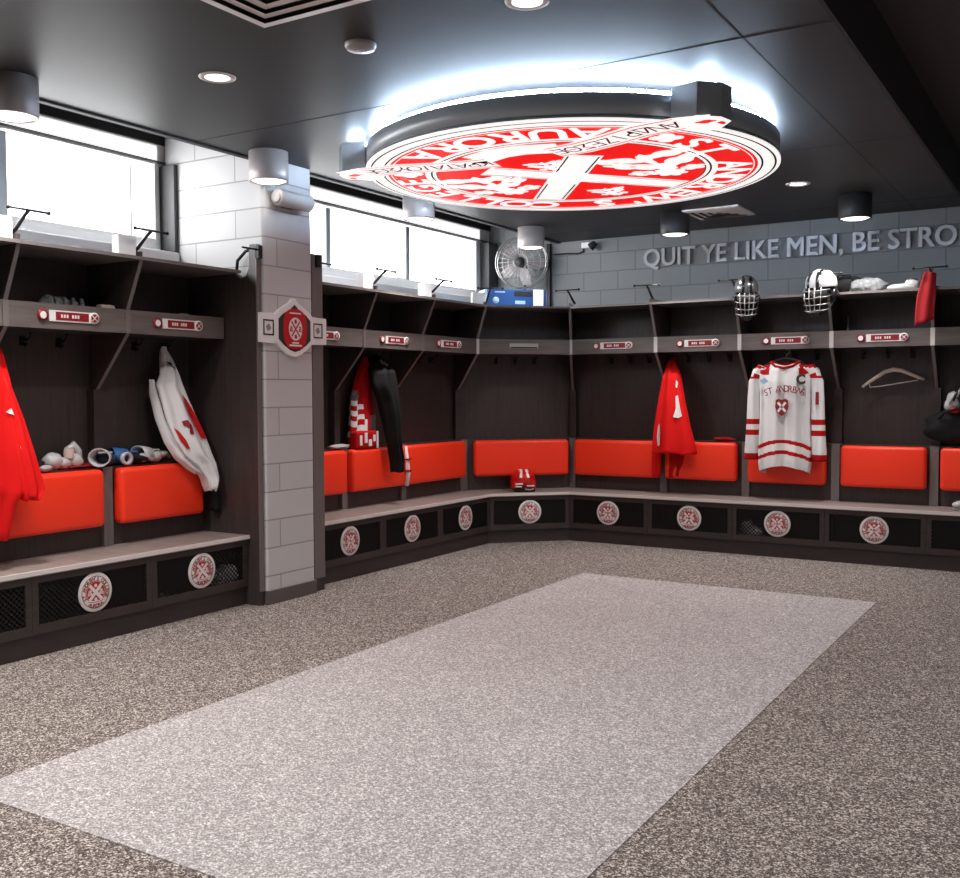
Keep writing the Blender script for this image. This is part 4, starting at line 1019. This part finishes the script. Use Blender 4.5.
glove('hockey_glove', 'all white glove on the ledge nearest the white jersey', (LX-0.475, 4.787, ZL), 1.7, ('helmet_white', 'helmet_white', 'helmet_white'), 1.05)
glove('hockey_glove', 'black glove with white fingers and a blue cuff beside the roll of tape', (LX-0.465, 4.610, ZL), 1.2, ('cloth_black', 'glove_blue', 'helmet_white'), 1.0, -1)
t = thing('tape_roll', 'white roll of tape standing among the gloves on the ledge', 'tape', (LX-0.415, 4.511, ZL+.046), (0, 0, 0))
b = MB(); X = Matrix.Rotation(PI/2, 4, 'Y'); b.lathe([(.026, -.014), (.045, -.014), (.045, .014), (.026, .014), (.026, -.014)], 24, 0, X); b.build('roll', 'helmet_white', t)
# white skate-like guard and red cloth on the near ledge
t = thing('elbow_pad', 'white elbow pad on the ledge beside the red jersey', 'pad', (LX-0.475, 4.068, ZL), (0, 0, PI/2))
b = MB(); lump(b, (-.075, 0, .055), (.065, .06, .055), 0, .06); lump(b, (-.01, 0, .04), (.06, .055, .038), 0, .08); lump(b, (.08, 0, .05), (.06, .055, .05), 0, .06); b.build('padding', 'helmet_white', t)
b = MB(); b.tube([(.03, 0, .06), (.04, 0, .125), (.075, 0, .15), (.11, 0, .11), (.12, 0, .05)], [.022, .026, .028, .026, .022], 12); b.build('cap', 'helmet_white', t)
b = MB(); b.lathe([(.03, -.03), (.034, 0), (.03, .03)], 16, 0, Matrix.Translation((.03, -.02, .10))); b.build('strap', 'beige', t)
mb = MB(); lump(mb, (0, 0, .014), (.06, .20, .014), 0, .25); o = mb.build('towel', 'towel_red'); o.location = (LX-0.490, 4.157, ZL-.001); tag(o, 'flat red towel under the white elbow pad on the ledge', 'towel')
mb = MB(); lump(mb, (0, 0, .035), (.05, .10, .035), 0, .2); o = mb.build('cap', 'cloth_black'); o.location = (LX-0.495, 3.851, ZL); tag(o, 'black folded cap on the ledge between red jersey and elbow pad', 'cap')
mb = MB(); lump(mb, (0, 0, .02), (.03, .045, .02), 0, .1); o = mb.build('soap_box', 'grey_paint'); o.location = (LX-0.415, 3.901, ZL); tag(o, 'small grey box on the ledge just right of the red jersey', 'box')
# cubby
t = thing('knit_hat', 'crumpled grey knit cloth on the shelf above the red jersey', 'hat', (LX-.42, 4.02, ZF0+.023))
b = MB(); lump(b, (0, 0, .09), (.10, .15, .10), 0, .14, 28); lump(b, (.03, -.09, .10), (.07, .08, .09), 0, .2); lump(b, (.02, .10, .08), (.08, .09, .08), 0, .2); b.build('cloth', 'cloth_grey', t)
b = MB()
for k in range(4): b.tube([(.09, -.12+.06*k, .03+.02*(k % 2)), (.10, -.08+.06*k, .15), (.06, -.06+.06*k, .18)], .014, 8)
b.build('folds', 'cloth_grey', t)
mb = MB(); mb.box(-.03, .03, -.055, .055, 0, .155); o = mb.build('soap_bar', 'beige', bevel=.012); o.location = (LX-.28, 4.26, ZF0+.023); tag(o, 'small beige block on the shelf beside the grey knit cloth', 'block')
mb = MB(); mb.box(-.02, .02, -.04, .04, 0, .145); o = mb.build('soap_bar', 'lens_off', bevel=.01); o.location = (LX-.30, 4.92, ZF0+.023); tag(o, 'tiny grey block on the shelf above the name plate left of the pillar', 'block')
# second run ledge
t = thing('folded_shirt', 'red and white folded shirt on the ledge under the hanging jersey', 'shirt', (LX-.385, 7.03, ZL-.008))
b = MB(); b.box(-.04, .05, -.155, .155, 0, .155, 0); b.build('cloth', 'jersey_dark', t, bevel=.025, seg=3)
for k, (y, z, w, h) in enumerate(((-.10, .03, .03, .09), (-.03, .05, .035, .09), (.03, .02, .04, .06), (.09, .06, .03, .06), (.135, .0, .025, .15))):
    b = MB(); b.box(.049, .055, y-w*.5, y+w*.6, z, z+h, 0); b.build('print', 'white', t, bevel=.003)
mb = MB(); lump(mb, (0, 0, .02), (.05, .13, .02), 0, .2); o = mb.build('sock', 'helmet_white'); o.location = (LX-0.435, 6.757, ZL); tag(o, 'white sock lying on the ledge left of the red and white shirt', 'sock')
t = thing('strap', 'thin red and white strap hanging between two cushions below the black garment', 'strap', (LX-.33, 7.60, .64))
b = MB(); b.tube([(0, -.01, .37), (.01, 0, .22), (.012, .004, .12), (.0, 0, .0)], [.012, .018, .024, .018], 8); b.build('webbing', 'jersey_white', t)
b = MB(); b.box(-.02, .036, -.026, .03, .13, .15); b.box(-.02, .036, -.02, .026, .24, .255); b.build('red_bands', 'jersey_dark', t)
# back wall small things
mb = MB(); lump(mb, (0, 0, .02), (.11, .05, .02), 0, .2); o = mb.build('towel', 'towel_red'); o.location = (-3.10, BY+.47, ZL); tag(o, 'dark red cloth on top of the cushion right of the hanging red jersey', 'towel')
t = thing('towel', 'red towel hanging from the locker top above the empty wooden hanger', 'towel', (-1.25, BY+.0, 2.07))
b = MB(); rr = []
for k in range(13):
    u = k/12; z = .42*(1-u); w = .045+.03*min(1, u*2.2); cxx = .04*(1-u)**2
    rr.append([Vector((cxx+w*math.cos(a), .022*math.sin(a)*(1+.4*math.sin(4*a+u))-.01*u, z+.02*math.cos(a)*(u-.3)*2)) for a in [2*PI*i/32 for i in range(32)]])
b.loft(rr); b.build('cloth', 'towel_red', t)
b = MB(); b.tube([(.04, 0, .40), (.055, -.01, .44), (.05, .03, .46)], .006, 6); b.build('hanging_loop', 'towel_red', t)
mb = MB(); lump(mb, (0, 0, .06), (.16, .10, .07), 0, .18, 28); lump(mb, (.06, -.05, .05), (.09, .06, .06), 0, .25, 20); lump(mb, (-.07, -.03, .055), (.07, .06, .055), 0, .25, 20); o = mb.build('towel', 'cloth_grey'); o.location = (-1.76, BY+.30, ZT+.002); tag(o, 'crumpled grey towel on the locker top below the letters BE', 'towel')
t = thing('sports_bag', 'black bag on the locker top right behind the larger helmet', 'bag', (-1.95, BY+.34, ZT)); b = MB(); lump(b, (0, 0, .085), (.17, .09, .085), 0, .08); b.build('body', 'cloth_black', t); b = MB(); b.tube([(-.08, -.07, .11), (-.05, -.09, .17), (.05, -.09, .17), (.08, -.07, .11)], .009, 8); b.build('handle', 'cloth_black', t)
t = thing('shoe', 'pale shoe on the locker top between grey towel and red towel', 'shoe', (-1.46, BY+.25, ZT))
b = MB(); lump(b, (0, 0, .035), (.14, .05, .032), 0, .03); lump(b, (.07, 0, .055), (.065, .046, .05), 0, .05); b.build('upper', 'helmet_white', t); b = MB(); b.box(-.13, .135, -.042, .042, 0, .016); b.build('sole', 'lens_off', t, bevel=.007); b = MB(); lump(b, (.075, 0, .088), (.045, .032, .018), 0, .1); b.build('opening', 'black', t)
mb = MB(); mb.tube([(0, 0, 0), (.0, .0, .12), (.004, 0, .26)], .006, 6); o = mb.build('rod', 'chrome'); o.location = (-1.93, BY+.32, ZF0+.022); tag(o, 'thin metal rod standing on the shelf above the empty hanger', 'rod')
# black bag and helmet at the right edge
t = thing('sports_bag', 'black bag resting on the ledge at the right edge under a striped glove', 'bag', (-1.02, BY+.43, ZL), (0, .0, 0))
b = MB(); rr = []
for k in range(11):
    u = k/10; x = -.26+.52*u; h = .14+.10*u; zc = .135+.04*u
    sc_ = math.sin(PI*(0.12+.76*u))**.4
    rr.append([Vector((x+.02*math.sin(3*a), .085*sc_*math.cos(a)*(1+.08*math.sin(4*a+k)), zc+h*.9*sc_*math.sin(a)*(1+.06*math.sin(3*a+k))*.95)) for a in [2*PI*i/28 for i in range(28)]])
zmin = min(v.z for r in rr for v in r)
rr = [[Vector((v.x, v.y, v.z-zmin)) for v in r] for r in rr]
b.loft(rr); b.build('body', 'cloth_black', t)
b = MB(); b.tube([(-.15, -.08, .24), (-.10, -.12, .30), (.0, -.12, .33), (.1, -.10, .32)], .012, 8); b.build('strap', 'cloth_black', t)
t = thing('hockey_glove', 'white, red and black glove hanging at the right edge above the black bag', 'glove', (-1.06, BY+.38, 1.36))
b = MB(); lump(b, (0, 0, .06), (.06, .05, .08), 0, .06); lump(b, (-.03, -.01, .02), (.045, .045, .05), 0, .08); b.build('palm', 'helmet_white', t)
b = MB(); lump(b, (.01, -.02, -.02), (.05, .04, .03), 0, .05); b.build('red_roll', 'helmet_red', t)
b = MB(); lump(b, (.07, 0, .11), (.07, .06, .09), 0, .1); b.build('cuff', 'cloth_black', t)
for k in range(3):
    b = MB(); b.tube([(-.03+.03*k, -.045, .03+.03*k), (-.01+.03*k, -.055, .08+.03*k), (.02+.03*k, -.05, .13+.03*k)], .012, 8); b.build('finger_roll', 'helmet_black' if k % 2 else 'helmet_white', t)
b = MB(); b.tube([(.07, .0, .19), (.06, .06, .36), (.06, .11, .46)], .008, 6); b.build('lace', 'cloth_black', t)
t = thing('garment', 'black jacket hanging at the right edge above the bag', 'garment', (-0.86, BY+.5, 1.2))
b = MB(); b.loft(garment_rings([(-.90,-.84,1.84,.50),(-.98,-.80,1.72,.47),(-1.02,-.74,1.5,.46),(-1.0,-.72,1.3,.46),(-.98,-.72,1.22,.46)], 'B', .06, 5, .2, 40, .5)); o = b.build('body', 'cloth_black'); unparent_shift(o, t)
t = thing('shoe', 'white shoe on the back bench seat at the right edge', 'shoe', (-.92, BY+.22, ZB), (0, 0, .5)); b = MB(); lump(b, (0, 0, .045), (.13, .05, .042), 0, .03); lump(b, (.06, 0, .07), (.065, .046, .06), 0, .05); b.build('upper', 'helmet_white', t); b = MB(); b.box(-.125, .125, -.042, .042, 0, .018); b.build('sole', 'lens_off', t, bevel=.007); b = MB(); lump(b, (.065, 0, .115), (.045, .03, .015), 0, .1); b.build('opening', 'black', t)
# things in the boxes behind the mesh doors
def shoe(x, y, z, rz, label, m='lens_off'):
    t = thing('shoe', label, 'shoe', (x, y, z), (0, 0, rz), 'shoes behind the mesh doors')
    b = MB(); lump(b, (0, 0, .055), (.14, .05, .050), 0, .03); lump(b, (.06, 0, .085), (.07, .05, .07), 0, .05); b.build('upper', m, t)
    b = MB(); b.box(-.135, .135, -.045, .045, 0, .022); b.build('sole', 'helmet_white', t, bevel=.008)
    b = MB(); lump(b, (.065, 0, .143), (.045, .032, .014), 0, .1); b.build('opening', 'black', t)
shoe(-3.55, BY+.13, .031, 2.8, 'grey shoe behind the mesh door left of its crest, under the hanging red jersey')
shoe(-3.02, BY+.14, .031, .4, 'grey shoe behind the mesh door right of its crest, near the grey jersey')
shoe(-2.72, BY+.12, .16, 2.6, 'pale shoe behind the mesh door below the grey and red jersey', 'helmet_white')
shoe(LX-.13, 5.05, .16, .9, 'pale shoe behind the mesh door next to the block pillar', 'helmet_white')
shoe(LX-.13, 4.52, .031, 1.9, 'grey shoe behind the mesh door left of its crest, below the white jersey')
shoe(LX-.12, 7.85, .031, 1.4, 'grey shoe behind the mesh door next to the angled corner')

# ------------------------------------------------------------------ lights
def area(name, loc, rot, size, power, color=(1, 1, 1), shape='DISK', sy=None, spread=PI):
    l = bpy.data.lights.new(name, 'AREA'); l.shape = shape; l.size = size; l.energy = power; l.color = color; l.spread = spread
    if sy: l.size_y = sy
    o = bpy.data.objects.new(name, l); COL.objects.link(o); o.location = loc; o.rotation_euler = rot; return o
WARM = (1.0, 0.965, 0.93)
for i, (x, y) in enumerate(drums): area('drum_and_fill_lamp', (x, y, ZC-0.215), (0, 0, 0), 0.22, (24, 0.6, 22, 7, 15, 15, 24, 20)[i], WARM, spread=math.radians(140))
for x, y in ((-3.955, 3.84), (-2.09, 3.80), (-2.07, 8.22), (-3.955, 1.2), (-3.0, 1.2), (-2.09, 1.2), (-3.0, -0.8), (-1.3, -0.8), (-4.0, -0.8)): area('recessed_and_fill_lamp', (x, y, ZC-0.012), (0, 0, 0), 0.12, 14, WARM, spread=math.radians(140))  # positions without a fitting built above are added, unseen fill
for x in (0.6, 2.4, 4.2):
    for y in (0.0, 2.8, 5.6): area('high_ceiling_fill', (x, y, ZH-0.02), (0, 0, 0), 0.25, 16, WARM, spread=math.radians(150))  # added fill out of view, no fittings on this ceiling
area('window_daylight', (-5.97, 3.4, 2.90), (0, -math.radians(90), 0), 0.5, 40, (0.97, 0.985, 1.0), 'RECTANGLE', 3.4)
area('window_daylight', (-5.97, 7.75, 2.90), (0, -math.radians(90), 0), 0.5, 40, (0.97, 0.985, 1.0), 'RECTANGLE', 3.6)

w = bpy.data.worlds.new('world'); scn.world = w; w.use_nodes = True
bg = w.node_tree.nodes['Background']; bg.inputs['Color'].default_value = (0.9, 0.95, 1.0, 1); bg.inputs['Strength'].default_value = 1.0

# ------------------------------------------------------------------ camera
cam = bpy.data.cameras.new('camera'); co = bpy.data.objects.new('camera', cam); COL.objects.link(co); scn.camera = co
cam.sensor_fit = 'HORIZONTAL'; cam.sensor_width = 36.0; cam.lens = 1008.06/960*36.0; cam.clip_start = 0.05; cam.clip_end = 100
yaw, pit, rol = math.radians(31.5176), math.radians(2.6192), math.radians(-0.1899)
fw = Vector((-math.sin(yaw)*math.cos(pit), math.cos(yaw)*math.cos(pit), -math.sin(pit)))
rt = Vector((math.cos(yaw), math.sin(yaw), 0)); up = rt.cross(fw)
r2 = rt*math.cos(rol)+up*math.sin(rol); u2 = up*math.cos(rol)-rt*math.sin(rol)
mw = Matrix((r2, u2, -fw)).transposed().to_4x4(); mw.translation = (0, 0, 1.5); co.matrix_world = mw

scn.view_settings.view_transform = 'Standard'; scn.view_settings.look = 'None'; scn.view_settings.gamma = 1.0; scn.view_settings.exposure = 0.12
scn.view_settings.use_curve_mapping = False
scn.cycles.use_denoising = True
scn.cycles.max_bounces = 8; scn.cycles.diffuse_bounces = 5; scn.cycles.transparent_max_bounces = 12
scn.cycles.sample_clamp_indirect = 6.0
